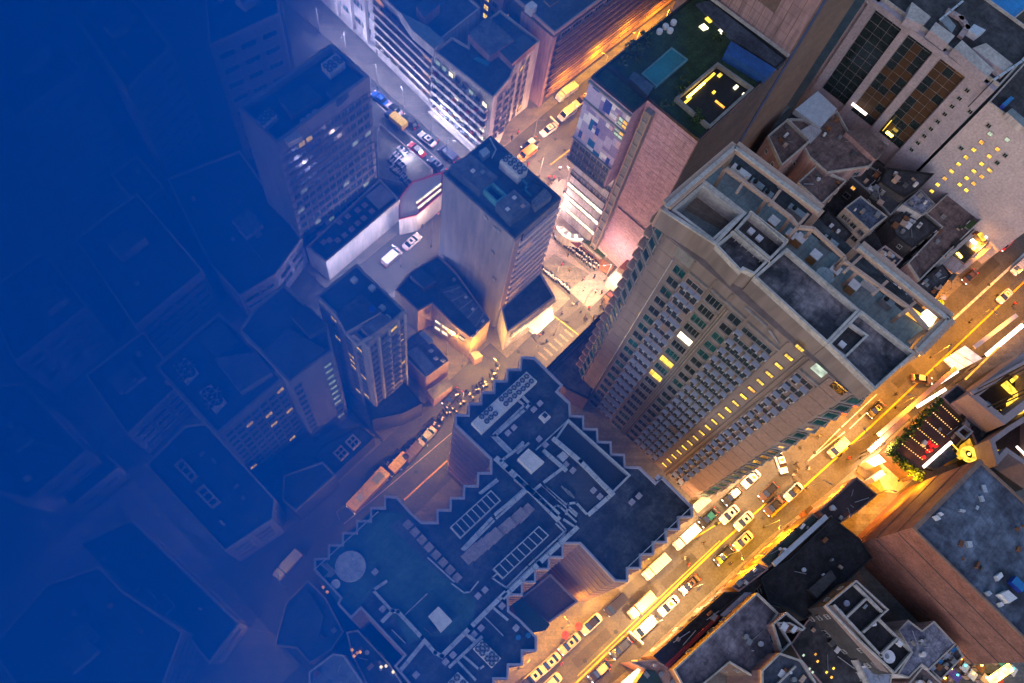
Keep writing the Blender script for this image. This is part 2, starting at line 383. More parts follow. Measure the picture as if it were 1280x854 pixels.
# ------------------------------------------------------------------ window kinds
W = dict(
 teal=window_mesh('win_teal', 1.75, 1.75, glass_t, conc, mull=1), dark=window_mesh('win_dark', 1.75, 1.75, glass_d, conc, mull=1),
 tealw=window_mesh('win_teal_w', 2.5, 1.9, glass_t, conc, mull=3), darkw=window_mesh('win_dark_w', 2.5, 1.9, glass_d, conc, mull=3),
 litw=window_mesh('win_lit_w', 2.5, 1.9, lit_w, conc, mull=3), lityw=window_mesh('win_lity_w', 2.5, 1.9, lit_y, conc, mull=3),
 slot=window_mesh('win_slot', 4.6, 1.15, glass_d, conc, mull=5), slotl=window_mesh('win_slotl', 4.6, 1.15, lit_a, conc, mull=5),
 yel=window_mesh('win_yel', 1.15, .8, lit_y, wall_hotel2, mull=2), yela=window_mesh('win_yela', 1.15, .8, lit_a, wall_hotel2, mull=2),
 yeld=window_mesh('win_yeld', 1.15, .8, M('lit_dim', (.3, .2, .05), emit=(.9, .6, .08), estr=.35), wall_hotel2, mull=2),
 mid=window_mesh('win_mid', 1.3, 1.3, glass_b, conc), midl=window_mesh('win_midl', 1.3, 1.3, lit_y, conc), midd=window_mesh('win_midd', 1.3, 1.3, glass_d, conc),
 midw=window_mesh('win_midw', 1.3, 1.3, lit_w, conc), midg=window_mesh('win_midg', 1.3, 1.3, lit_g, conc),
 small=window_mesh('win_small', .85, .85, glass_d, conc_l, mull=1), smally=window_mesh('win_smally', .85, .85, lit_y, conc_l, mull=1), smallg=window_mesh('win_smallg', .85, .85, lit_g, conc_l, mull=1),
 smalla=window_mesh('win_smalla', .85, .85, lit_a, conc_l, mull=1),
 rib=window_mesh('win_rib', 2.7, 1.25, glass_b, conc_l, mull=2), riba=window_mesh('win_riba', 2.7, 1.25, lit_a, conc_l, mull=2), ribw=window_mesh('win_ribw', 2.7, 1.25, lit_w, conc_l, mull=2),
 ribd=window_mesh('win_ribd', 2.7, 1.25, glass_d, trim_rose, mull=2), bay=window_mesh('win_bay', 1.5, 1.8, glass_t, conc, mull=0),
)
def ac_mesh(name, w=.95, d=.62, h=.62):
    b = MB(); b.box((0, -d/2-.06, -h/2), (w, d, h), ac_body)
    b.box((0, -d-.075, -h/2+.06), (w*.62, .03, h*.78), ac_fan)
    for sx in (-1, 1): b.box((sx*w*.36, -d/2, -h/2-.09), (.07, d, .085), metal_d)
    return b.mesh(name)
AC = ac_mesh('ac_unit', 1.02, .7, .6); ACS = ac_mesh('ac_unit_small', .8, .5, .55)

# ------------------------------------------------------------------ hotel tower (the big slab, right of the middle)
HX, HY0, HY1, HZ = 56.3, -15.6, 16.5, 61.0
hotel = empty('hotel_tower', (63, .5, 0), 'tall tan concrete hotel slab right of centre with air conditioners along every floor', 'building')
b = MB(); b.prism([(HX, -13.9), (HX+1.2, -15.6), (70, -15.8), (70, 16.5), (HX+1.0, 16.5), (HX, 14.7)], 0, HZ, wall_hotel); b.build('wall', hotel)
FL = [61.35-3.065*k for k in range(20)]      # yellow window levels
p0 = (HX, 14.7)
def hy(y): return 14.7-y
rnd = random.Random(3)
def pick_col(u, z, opts): return W[rnd.choices([o[0] for o in opts], [o[1] for o in opts])[0]]
zs1 = [56.6-3.065*k for k in range(19)]
grid(hotel, p0, (HX, -14), [hy(10.7)], zs1, lambda u, z: pick_col(u, z, [('teal', 5), ('dark', 5), ('litw', 0)]))
grid(hotel, p0, (HX, -14), [hy(4.85)], [z-.1 for z in zs1], lambda u, z: W['litw'] if abs(z-44.2) < .5 else W['lityw'] if abs(z-35.0) < .6 or abs(z-28.9) < .5 else pick_col(u, z, [('tealw', 5), ('darkw', 6)]))
grid(hotel, p0, (HX, -14), [hy(1.65)], zs1, lambda u, z: pick_col(u, z, [('teal', 4), ('dark', 7)]))
grid(hotel, p0, (HX, -14), [hy(-6.2)], FL, lambda u, z: W['yela'] if abs(z-45.9) < .5 else pick_col(u, z, [('yel', 6), ('yeld', 3)]))
zs2 = [56.2-3.065*k for k in range(18)]
grid(hotel, p0, (HX, -14), [hy(8.05)], [z+.1 for z in zs2], lambda u, z: W['ribd'], off=-.02)
grid(hotel, p0, (HX, -14), [hy(-2.1)], [z+.1 for z in zs2], lambda u, z: W['slot'], off=-.02)
grid(hotel, p0, (HX, -14), [hy(-9.5)], [z+.1 for z in zs2], lambda u, z: W['ribd'], off=-.02)
for k, z in enumerate(zs2):
    for y in (9.15, 8.05, 6.95, .1, -1.3, -2.7, -4.1):
        if rnd.random() < .94: inst('air_conditioner', AC, hotel, (HX, y+rnd.uniform(-.07, .07), z-1.05), -math.pi/2)
    for y, dz in ((-8.7, -.35), (-10.3, -1.15)):
        inst('air_conditioner', AC, hotel, (HX, y, z+dz), -math.pi/2)
        inst('air_conditioner', ACS, hotel, (HX, y+.05, z+dz-.95), -math.pi/2) if k % 2 else None
# pilasters, floor joints, pipes
pil = MB()
for y in (9.75, 6.35, 3.75, .55, -4.85, -7.35, -8.0, -11.05): pil.box((HX-.09, y, 0), (.18, .2, 60.8), wall_hotel)
pil.build('pilaster', hotel)
b = MB()
for y in (3.3, 2.95): b.cyl((HX-.2, y, 0), .09, 57.5, metal_g, 6)
b.build('drain_pipe', hotel)
b = MB(); b.cyl((HX-.2, 12.2, 0), .08, 58.0, metal_w, 6); b.build('drain_pipe', hotel)
pm = {}
for w_, mm in ((2.2, wall_hotel), (2.55, wall_hotel2)):
    q = MB(); q.box((0, -.05, -1.48), (w_, .1, 2.96), mm); pm[w_] = q.mesh('panel_mesh')
for k in range(20):
    z = 59.3-3.065*k
    inst('panel', pm[2.2], hotel, (HX, 13.35, z), -math.pi/2); inst('panel', pm[2.55], hotel, (HX, -12.45, z), -math.pi/2)
# sawtooth bays on the two corners
for k in range(20):
    z = 58.6-3.065*k
    b = MB(); b.prism([(HX-.2, 14.75), (HX+.9, 16.75), (HX+2.3, 16.75), (HX+2.3, 14.75)], z-.28, z, conc, None, True); b.build('balcony_slab', hotel)
    b = MB(); b.prism([(HX-.2, -14.05), (HX+1.1, -16.0), (HX+2.3, -16.0), (HX+2.3, -14.05)], z-.28, z, conc, None, True); b.build('balcony_slab', hotel)
for k in range(20):
    z = 60.0-3.065*k
    for y0, y1 in ((14.8, 16.5), (-14.0, -15.7)):
        a = Vector((HX+.08, y0)); c = Vector((HX+1.1, y1)); mdp = (a+c)/2
        d, n = outward(a, c); inst('window', W['bay'] if y0 > 0 or rnd.random() < .8 else W['smalla'] if rnd.random() < .7 else W['smally'], hotel, (mdp.x+n.x*.06, mdp.y+n.y*.06, z-.4), wall_rz(n))
for k in range(19):    # lit balcony ends seen past the left edge
    z = 58.8-3.065*k; q = MB(); q.box((HX+1.9, 17.1, z), (1.6, 1.1, .25), trim_tan); q.box((HX+1.9, 17.6, z+.25), (1.6, .1, .9), trim_tan); q.build('balcony', hotel)
# top storeys: blank panel, vents, ledges
b = MB(); b.box((HX-.05, 11.2, 58.6), (.12, 2.6, 2.3), metal_g); b.build('blind_panel', hotel)
for y0, y1, z in ((9.5, 6.5, 58.2), (6.1, .6, 58.6), (.2, -4.8, 58.2), (-8, -11, 58.0), (1.6, -1.8, 60.5)):
    b = MB(); b.bar((HX-.22, y0, z), (HX-.22, y1, z), .3, .18, conc); b.build('ledge', hotel)
b = MB(); b.box((HX-.06, -9.6, 59.6), (.1, 1.7, 1.6), lit_g); b.box((HX-.05, -12.6, 59.4), (.1, 1.8, 1.7), glass_b); b.build('window', hotel)
b = MB()
for s in range(3): b.bar((HX-.3, -2.2-.1*s, 60.2+s*.05), (HX-.3, -4.4, 59.2), .12, .12, metal_w)
b.build('handrail', hotel)

# --- roof of the hotel
def rblock(parent, name, px, z0, z1, zr, wm, rm, rim=None, rw=.3):
    pl = poly(px, zr); b = MB(); b.prism(pl, z0, z1, wall_hotel, wm); b.build(name, parent)
    b = MB(); b.prism(inset(pl, rw*.6), z1+.004, z1+.05, rm, rm); b.build('roof', parent)
    if rim: b = MB(); b.rim(pl, z1, rim, rw, wm); b.build('parapet', parent)
z9 = lambda *p: zoom(960, 213, 4, p)
za = lambda *p: zoom(680, 150, 4, p)
zb = lambda *p: zoom(820, 180, 8, p)
zc = lambda *p: zoom(900, 260, 8, p)
zd = lambda *p: zoom(1020, 340, 8, p)
b = MB(); b.prism(rect(HX+2.2, -15.6, 70, 16.5), HZ+.004, HZ+.06, roof_pale, roof_pale); b.build('roof', hotel)
# court with double rim
b = MB(); b.rim(poly([(827.5, 262.5), (875, 220), (934, 266), (895, 306)], 65), HZ+.06, 64.7, .4, wall_hotel); b.build('parapet', hotel)
b = MB(); b.rim(poly([(827.5, 262.5), (875, 220), (934, 266), (895, 306)], 65), 64.7, 65.0, .42, conc_l); b.build('coping', hotel)
b = MB(); b.rim(poly([(840, 261.5), (879, 228), (930, 267), (892, 301)], 65), HZ+.06, 64.9, .35, conc_l); b.build('parapet', hotel)
b = MB(); b.prism(poly([(830, 262.5), (875, 223), (879, 228), (841, 262), (892, 300), (895, 304)], 64.1), HZ+.06, 64.1, conc_d, roof_navy); b.build('gutter', hotel)
b = MB(); b.box((63.2, 10.9, HZ+.06), (2.0, 2.6, 1.2), conc_l); b.build('stair_box', hotel)
b = MB(); b.prism(poly([(852, 250), (878, 228), (926, 262), (908, 282)], 62.4), HZ+.06, 62.4, conc, M('court_floor', (.15, .12, .105))); b.build('court_floor', hotel)
rblock(hotel, 'roof_deck', [(895, 306), (917.5, 287.5), (962, 325), (944, 343), (930, 336), (927, 340)], HZ+.06, 64.0, 65, conc_l, roof_stain, 64.9)
rblock(hotel, 'roof_deck', [(918, 287), (938, 265), (985, 303), (963, 325)], HZ+.06, 63.7, 65, conc_l, roof_dark, 65.1)
rblock(hotel, 'roof_deck', [(943, 345), (984, 309), (1076, 387), (1035, 429)], HZ+.06, 63.9, 65, conc_l, roof_stain, 64.9)
rblock(hotel, 'roof_deck', [(1036, 429), (1077, 387), (1146, 441), (1095, 487)], HZ+.06, 63.9, 65, conc_l, roof_stain, 64.9)
b = MB(); b.rim(poly([(1035.5, 429), (1062.5, 400), (1088, 418), (1059, 446)], 65), 63.95, 64.7, .25, conc_l); b.build('low_wall', hotel)
b = MB(); b.prism(poly([(1038, 429), (1062.5, 403), (1085, 418), (1059, 443)], 64), 63.96, 64.02, roof_dark); b.build('roof_patch', hotel)
for a, c in (((915, 289), (962, 328)), ((938, 264), (985, 301)), ((941, 268), (980, 303))):
    b = MB(); p = P(*a, 65.3); q = P(*c, 65.3); b.bar(p, q, .12, .12, conc_l)
    for k in range(7): r_ = p.lerp(q, k/6); b.box((r_.x, r_.y, 64), (.1, .1, 1.3), conc_l)
    b.build('railing', hotel)
# terrace frame and back beam
def beam(name, pts, z, w, h, m, parent, posts=None, zbase=None):
    b = MB()
    for a, c in zip(pts, pts[1:]): b.bar(P(*a, z), P(*c, z), w, h, m)
    if posts:
        for a in posts: v = P(*a, z); b.box((v.x, v.y, zbase), (w, w, z-zbase+.02), m)
    return b.build(name, parent)
fr = z9((-215, -2), (-10, 150), (110, 243), (145, 290), (220, 298), (375, 440), (375, 460), (445, 510), (700, 695), (790, 800))
beam('roof_beam', fr, 64.6, .42, .5, trim_tan, hotel, fr, HZ)
for a, c in (((-40, 128), (-95, 75)) , ((55, 108), (2, 180)), ((195, 225), (105, 330)), ((465, 432), (375, 515)), ((590, 560), (520, 625)), ((730, 665), (650, 730)), ((-110, 40), (-160, 118))):
    beam('roof_beam', z9(a, c), 64.55, .34, .45, trim_tan, hotel)
back = [(918, 183), (1026, 266)]
def wideb(pts, z, w):
    b = MB()
    for a, c in zip(pts, pts[1:]): b.bar(P(*a, z), P(*c, z), w, .7, trim_tan)
    for a, c in zip(pts, pts[1:]): b.bar(P(*a, z+.705), P(*c, z+.705), w*.35, .25, conc_l)
    for k in pts: v = P(*k, z); b.box((v.x, v.y, HZ), (w*.9, w*.6, z-HZ+.01), trim_tan)
    return b.build('crown_beam', hotel)
wideb([(832, 259), (918, 185), (1024, 265)], 64.7, 1.35)
wideb([(1073, 309), (1185, 400), (1146, 440)], 64.7, 1.35)
# tan topped vent boxes along the terrace
vb = MB(); vb.box((0, 0, 0), (1.05, 1.1, 1.5), M('vent_side', (.34, .18, .08))); vb.box((0, 0, 1.5), (1.2, 1.25, .14), white_p); vbm = vb.mesh('vent_box')
for k, (px, py) in enumerate(z9((30, 252), (118, 318), (165, 338), (240, 422), (340, 495), (433, 573))):
    v = P(px, py, 62.6); inst('vent_box', vbm, hotel, (v.x, v.y, HZ+.06))
for (px, py) in zc((320, 222), (402, 292))+zd((272, 718)):
    v = P(px, py, 64.4); b = MB(); b.box((v.x, v.y, 63.9), (.75, .75, .35), white_p); b.build('roof_hatch', hotel)
# machines in the shafts between frame and beam
for k, (px, py, l) in enumerate([(928, 212, 2.6), (948, 228, 1.8), (962, 240, 1.2), (982, 226, .8), (998, 262, 2.4), (1040, 300, 2.0), (1092, 352, 2.0), (1112, 375, 1.6)]):
    v = P(px, py, 62.5); b = MB(); b.box((v.x, v.y, HZ+.08), (.9, l, 1.1), metal_g if k % 3 else white_p, rz=R(4)); b.cyl((v.x, v.y+l*.2, HZ+1.18), .28, .3, ac_fan, 10); b.build('plant_unit', hotel)
b = MB(); b.prism(poly([(900, 196), (917, 184), (1160, 392), (1150, 408)], HZ), HZ+.062, HZ+.08, roof_dark); b.build('roof_patch', hotel)
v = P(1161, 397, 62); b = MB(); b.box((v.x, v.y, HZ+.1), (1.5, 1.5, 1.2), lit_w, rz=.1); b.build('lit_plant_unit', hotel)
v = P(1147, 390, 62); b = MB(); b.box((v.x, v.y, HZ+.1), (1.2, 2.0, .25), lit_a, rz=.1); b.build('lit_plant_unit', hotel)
# round pale tank base beside the stained roof
v = P(1031, 345, 64.2); b = MB(); b.cyl((v.x, v.y, HZ+.06), 1.15, 3.2, conc_d, 16, roof_pale); b.build('tank', hotel)
# podium between hotel and the white-rimmed roof
pod = building('hotel_podium', 'low pale roofed podium at the foot of the tan hotel slab', poly([(680, 463), (752, 392), (786, 380), (760, 440), (735, 500), (708, 487)], 6), 6, wall_brown, roof_pink, (.3, .5, metal_d))
for k in range(3):
    b = MB(); b.bar(P(678+k*4, 466+k*2, 6.5), P(752+k*4, 394+k*2, 6.5), .18, .3, metal_d); b.build('fascia_rail', pod)

# ------------------------------------------------------------------ serrated office block (bottom middle)
JZ = 31.0
z5 = lambda *p: zoom(560, 430, 4, p)
z3 = lambda *p: zoom(380, 430, 4, p)
z4 = lambda *p: zoom(380, 640, 4, p)
z6 = lambda *p: zoom(640, 640, 4, p)
z7 = lambda *p: zoom(560, 747, 8, p)
z8 = lambda *p: zoom(560, 600, 8, p)
z0_ = lambda *p: zoom(560, 640, 8, p)
jpx = (z5((435, 65), (365, 60), (360, 122), (295, 122), (292, 180), (230, 180), (228, 237), (165, 237), (163, 293), (102, 293), (100, 350), (35, 350), (35, 405), (212, 575), (212, 640), (148, 640), (145, 705), (78, 705), (75, 765), (10, 765))
 + z3((728, 825), (663, 825)) + z4((663, 48), (590, 48), (540, 5)) + z3((465, 760), (400, 758), (400, 815), (330, 815)) + z4((330, 40), (260, 40), (260, 100), (190, 100), (188, 160), (120, 162), (118, 228), (50, 230), (48, 290), (180, 430), (165, 460), (235, 535), (285, 485), (500, 715), (450, 770), (520, 855), (560, 905))
 + [(560, 915), (640, 900)] + z7((200, 1150), (200, 1100), (330, 1100), (330, 960), (465, 960), (465, 820), (605, 820), (610, 680), (750, 680), (750, 540), (890, 540), (890, 390), (720, 215), (612, 130), (605, 0))
 + z6((0, 418), (55, 420), (55, 355), (120, 355), (122, 290), (188, 290), (190, 230), (258, 230), (258, 160), (340, 160), (515, 348), (582, 350), (582, 285), (648, 285), (648, 217), (712, 215), (712, 155), (775, 155), (775, 92), (840, 90), (838, 30), (905, 28), (905, -5))
 + z5((1222, 810), (1070, 660), (1040, 690), (958, 612), (888, 612), (885, 550), (820, 548), (818, 487), (752, 485), (750, 422), (682, 420), (680, 358), (615, 355), (612, 292), (550, 235), (575, 205)))
jo = []
for q in poly(jpx, JZ):
    if not jo or (Vector(q)-Vector(jo[-1])).length > .12: jo.append(q)
jag = empty('office_block', (22, 5, 0), 'sprawling dark roofed office block with zigzag white rimmed edges, bottom middle', 'building')
b = MB(); b.prism(jo, 0, JZ-.6, wall_brown, roof_dark); b.build('wall', jag)
b = MB(); b.rim(jo, JZ-.6, JZ+.05, .28, M('rim_lilac', (.30, .29, .36), (.22, .21, .27), .8, .4, .7)); b.build('parapet', jag)
for k in range(9): b = MB(); b.rim(inset(jo, -.07), 3.0+k*3.1, 3.35+k*3.1, .12, wall_rose); b.build('string_course', jag)
b = MB(); b.prism(inset(jo, .2), JZ-.595, JZ-.56, roof_dark, M('roof_asphalt_sheet', (.075, .08, .095), (.03, .034, .045), .3, .9, .92, bump=.5, kind='stain')); b.build('roof', jag)
def sheet(name, px, z, m, th=.05, parent=jag):
    b = MB(); b.prism(poly(px, z), z-.03, z+th, m); return b.build(name, parent)
RZ = JZ-.55
sheet('roof_membrane', z4((50, 285), (225, 105), (330, 0), (540, 10), (620, 190), (860, 440), (840, 600), (600, 630), (520, 660), (440, 500), (340, 395), (240, 530), (165, 450)), RZ+.01, roof_green)
sheet('roof_membrane', z4((510, 505), (640, 390), (770, 520), (620, 620), (590, 620)), RZ+.08, M('roof_green2', (.04, .085, .075), (.02, .04, .04), .5, .8, .95))
# white-rimmed rectangle (a shallow recess with a dark floor)
basin = z5((600, 378), (912, 660), (822, 750), (530, 480))
b = MB(); b.rim(poly(basin, JZ), RZ, RZ+1.0, .3, metal_w); b.build('basin_rim', jag)
sheet('basin_floor', z5((600, 384), (904, 660), (822, 744), (536, 480)), RZ+.05, M('basin_dark', (.028, .028, .034), (.02, .02, .025)))
def duct(pts, w=.7, h=.6, z=RZ+.25, m=metal_w, name='duct', parent=jag):
    b = MB(); pp = [P(a, c, z) for a, c in pts]
    for p, q in zip(pp, pp[1:]):
        d = (q-p).normalized()*w/2 if (q-p).length > 0 else Vector()
        b.bar(p-d*.98, q+d*.98, w, h, m)
    n = max(1, int(sum((q-p).length for p, q in zip(pp, pp[1:]))/2.2))
    for p, q in zip(pp, pp[1:]):
        L = (q-p).length; k = 1.1
        while L > 2 and k < L-.5:
            c = p.lerp(q, k/L); d = (q-p).normalized()*.05; b.bar(c-d, c+d, w+.12, h+.08, metal_g); k += 2.2
    b.build(name, parent)
    for p in pp: 
        b = MB(); b.box((p.x, p.y, JZ-.56), (.18, .18, z-JZ+.58), metal_d); b.build('duct_leg', parent)
duct(z5((245, 580), (300, 630), (400, 725), (540, 850)), .75); duct(z8((540, 10), (640, 0)) if 0 else z8((690, 0), (860, 150), (1090, 390)), .75)
duct(z0_((1277, 170), (905, 520), (560, 850)), .62); duct(z4((640, 205*1+0), (1277-640, 0)) if 0 else z4((1000, 410), (830, 580), (690, 720)), .62)
duct(z4((690, 722), (655, 705), (590, 630), (470, 500), (445, 495), (395, 545)), .5); duct(z4((435, 490), (345, 392), (410, 350)), .38, .35)
duct(z5((375, 268), (408, 303), (385, 330), (235, 460), (322, 545), (372, 497)), .42, .35); duct(z5((355, 288), (382, 308), (220, 462), (306, 550)), .32, .3)
duct(z5((372, 510), (262, 590)), .35); duct(z5((400, 500), (350, 545)), .35, .3)
duct(z5((530, 480), (660, 590), (815, 750)), .6, .5, RZ+1.1); duct(z5((480, 540), (585, 632)), .5)
duct(z5((560, 632), (470, 700), (420, 740)), .42, .35); duct(z5((470, 705), (640, 850)), .35, .3); duct(z5((820, 752), (708, 850)), .6, .5)
duct(z5((590, 850), (600, 800), (640, 795), (690, 850)), .3, .3)
duct(z5((240, 850), (395, 730)), .42); duct(z8((770, 90), (450, 370), (150, 690)), .42, .4); duct(z8((795, 110), (470, 400), (170, 700)), .3, .3)
duct(z8((480, 0), (320, 130)), .3, .3); duct(z8((500, 12), (335, 138)), .2, .2)
duct(z8((930, 40), (1090, 190), (1277, 360)), .3, .3); duct(z8((930, 40), (830, 140)), .25, .25)
duct(z8((1040, 300), (1080, 255), (1120, 270), (1277, 420)), .24, .24); duct(z8((1080, 440), (1170, 530), (1180, 500), (1100, 410)), .2, .2)
duct(z8((1160, 400), (1277, 480)), .3, .3); duct(z0_((1150, 210), (800, 540), (590, 750)), .25, .2); duct(z0_((1170, 220), (1100, 300), (600, 770), (440, 660), (490, 620)), .2, .2)
duct(z7((180, 370), (260, 440)), .3, .25); duct(z7((20, 690), (330, 400)), .4, .35); duct(z7((210, 380), (280, 430)), .2); duct(z7((370, 200), (550, 380)), .12, .15)
duct(z7((465, 115), (590, 220)), .32, .3); duct(z7((100, 640), (270, 820)), .3, .25); duct(z7((160, 590), (310, 720), (350, 690)), .3, .25)
duct(z4((500, 520), (615, 410)), .14, .15); duct(z4((440, 590), (505, 655)), .12, .15); duct(z4((485, 790), (600, 650)), .55, .3, RZ+.2)
duct(z5((440, 530), (600, 382)), .2, .2); duct(z4((740, 360), (800, 405), (830, 400), (870, 350)), .18, .3); duct(z4((620, 230), (750, 350)), .18, .3)
duct([(866, 632), (786, 708)], .1, .1, JZ+.1); duct(z4((50, 290), (370, 0)), .12, .12, JZ)
# fan banks
fm = MB(); fm.cyl((0, 0, 0), .50, .16, ac_body, 16, ac_fan); 
for k in range(5): a = k*1.2566; fm.bar((.08*math.cos(a), .08*math.sin(a), .165), (.42*math.cos(a), .42*math.sin(a), .165), .14, .02, metal_g)
fm.cyl((0, 0, .165), .09, .04, metal_w, 8); fan_me = fm.mesh('fan')
def fan_bank(label, px, fans, z0, h, rad=.5, name='fan_unit', mat=white_p):
    pl = poly(px, z0+h); cx = sum(p[0] for p in pl)/len(pl); cy = sum(p[1] for p in pl)/len(pl)
    t = empty(name, (cx, cy, z0), label, 'air conditioner')
    b = MB(); b.prism(pl, z0+.2, z0+h, mat, mat, True); b.build('casing', t)
    b = MB()
    for p in pl: b.box((p[0]*.94+cx*.06, p[1]*.94+cy*.06, z0), (.15, .15, .2), metal_d)
    b.build('feet', t)
    for a, c in fans:
        v = P(a, c, z0+h+.16); inst('fan', fan_me, t, (v.x, v.y, z0+h+.003), random.random(), (rad/.5, rad/.5, 1))
    return t
f1 = [(1113, 162), (1092, 182), (1071, 202), (1050, 219), (1029, 238), (1008, 256), (987, 275), (1137, 186), (1117, 206), (1096, 224), (1075, 242), (1053, 260), (1031, 280), (1010, 299), (932, 325), (911, 344), (889, 363), (957, 349), (935, 367), (914, 386)]
fan_bank('long pale bank of twenty round fans on the zigzag roof', z3((1113, 138), (1166, 186), (890, 445), (838, 392)), z3(*f1), RZ+.01, 1.5, .40)
fan_bank('white framed bank of eight fans near the lower edge of the zigzag roof', z7((342, 422), (532, 608), (440, 705), (252, 512)), z7((347, 470), (388, 512), (300, 513), (343, 556), (440, 570), (482, 612), (395, 612), (438, 657)), RZ+.01, 1.4, .40)
fan_bank('fan bank cut by the lower edge of the photograph', z7((100, 745), (215, 860), (110, 980), (0, 850)), z7((90, 800), (150, 860), (40, 860), (100, 920)), RZ+.01, 1.4, .42)
# black panelled arrays
def panel_bank(label, px4, n, z0):
    a, c, e, f = [P(u, v, z0+.9) for u, v in px4]      # a-c one short end, e-f the other
    ctr = (a+c+e+f)/4; t = empty('skylight_row', (ctr.x, ctr.y, z0), label, 'skylight')
    q = [(p.x, p.y) for p in (a, c, e, f)]; b = MB(); b.rim(q, z0, z0+.95, .16, metal_w); b.build('frame', t)
    b = MB(); b.prism(inset(q, .1), z0, z0+.6, metal_d); b.build('base', t)
    for k in range(n):
        s0, s1 = (k+.06)/n, (k+.94)/n
        pl = [a.lerp(f, s0), a.lerp(f, s1), c.lerp(e, s1), c.lerp(e, s0)]
        b = MB(); b.prism([(p.x, p.y) for p in pl], z0+.6, z0+.86, glass_d, M('louvre_black', (.012, .016, .02), rough=.5)); b.build('panel', t)
        if k: u, v = a.lerp(f, k/n), c.lerp(e, k/n); b = MB(); u.z = v.z = z0+.8; b.bar(u, v, .12, .2, metal_w); b.build('bar', t)
panel_bank('upper row of eight black roof panels in a white frame', z8((430, 100), (530, 205), (125, 585), (22, 470)), 8, RZ+.01)
panel_bank('lower row of eight black roof panels in a white frame', z0_((908, 140), (1012, 235), (550, 672), (450, 568)), 8, RZ+.01)
# mats / crates row, paler worn strips
for k in range(10):
    t_ = k/9; a = z8((790-590*t_, 300+470*t_))[0]; 
    v = P(a[0]+.6, a[1], RZ+.3); b = MB(); b.box((v.x+random.uniform(-.1, .1), v.y, RZ+.03), (random.uniform(1.5, 1.9), random.uniform(1.3, 1.9), random.uniform(.25, .6)), M('crate_pinkish', (.30, .24, .25), (.18, .14, .15), 1.5, .7), rz=random.uniform(-.05, .05))
    o = b.build('crate', origin=(v.x, v.y, RZ)); tag(o, ('first', 'second', 'third', 'fourth', 'fifth', 'sixth', 'seventh', 'eighth', 'ninth', 'tenth')[k]+' pinkish grey crate from the upper right in the line between black panel rows', 'crate', 'crates in a line on the zigzag roof')
for k in range(8):
    a = z4((500+35*k, 55+38*k))[0]; v = P(a[0]+5, a[1]+2, RZ+.2); b = MB(); b.box((v.x, v.y, RZ+.06), (1.1, 1.05, .3), M('crate_pinkish', (1, 1, 1)), rz=0); b.build('skylight_cover', jag)
for a, c in z5((460, 297), (430, 327), (330, 418), (300, 445), (456, 475), (487, 505), (625, 632), (728, 732), (760, 763), (955, 760), (920, 790), (1050, 670), (590, 603))+z4((355, 300), (393, 485), (560, 815), (745, 715), (708, 750), (885, 580), (850, 612), (990, 470), (905, 390), (870, 420), (1060, 580)):
    v = P(a, c, RZ+.5); b = MB(); b.box((v.x, v.y, JZ-.56), (.68, .62, .55), M('hatch_lilac', (.36, .34, .42))); b.box((v.x, v.y, JZ-.01), (.8, .74, .06), M('hatch_lilac', (1, 1, 1))); b.build('roof_hatch', jag)
def rbox(name, px, z0, h, m, parent=jag, top=None):
    b = MB(); b.prism(poly(px, z0+h), z0, z0+h, m, top); return b.build(name, parent)
rbox('plant_box', z5((350, 572), (402, 522), (482, 590), (422, 642)), RZ, 1.6, white_p); rbox('plant_box', z4((672, 472), (742, 546), (686, 602), (622, 520)), RZ, 1.8, white_p)
rbox('plant_box', z4((620, 560), (665, 590), (640, 615), (600, 580)), RZ, 1.0, metal_g, top=metal_d); rbox('plant_box', z5((455, 360), (485, 335), (515, 365), (485, 392)), RZ, .9, white_p)
rbox('plant_box', z5((470, 355), (485, 342), (500, 357), (487, 370)), RZ+.9, .2, ac_fan)
rbox('roof_grating', z5((575, 690), (640, 745), (590, 800), (525, 740)), RZ, .35, metal_g, top=metal_d); rbox('roof_grating', z5((580, 705), (625, 745), (590, 780), (545, 742)), RZ+.35, .12, metal_d)
for k in range(3): rbox('blade', z5((565+k*18, 712+k*12), (570+k*18, 708+k*12), (610+k*12, 752+k*8), (604+k*12, 757+k*8)), RZ+.47, .1, metal_g)
rbox('valve_stand', z5((545, 560), (575, 535), (605, 560), (575, 590)), RZ, .8, metal_w); rbox('recess', z5((330, 610), (385, 580), (420, 640), (370, 665)), RZ+.0, .12, metal_d)
v = P(438, 708, RZ+.4); b = MB(); b.cyl((v.x, v.y, JZ-.56), 2.05, .5, white_p, 28, M('disc_pale', (.42, .42, .46), (.25, .25, .30), 1.2, .8)); b.build('tank_lid', jag)
v = P(419.5, 730, RZ+.3); b = MB(); b.cyl((v.x, v.y, JZ-.56), .62, .4, white_p, 14); b.build('tank_lid', jag)
for a, c in z7((683, 310), (705, 398), (803, 380)): v = P(a, c, RZ+.4); b = MB(); b.cyl((v.x, v.y, JZ-.56), .34, .5, bill_c if c > 790 else white_p, 12); b.build('vent_cap', jag)
for k in range(3): duct(z4((85+k*14, 262+k*-2), (130+k*14, 300), (105+k*14, 325)), .12, .12, RZ+.1, conc_l, 'chevron_rail')
sheet('roof_patch', z5((455, 385), (560, 300), (600, 380), (440, 525)), RZ+.02, roof_dark); 
sheet('deck', z4((425, 70), (520, 10), (800, 380), (700, 330)), RZ+.03, roof_navy)
sheet('paved_patch', z5((560, 690), (700, 560), (800, 745), (690, 840)), RZ+.02, M('roof_tile_dark', (.07, .07, .08), kind='brick'))
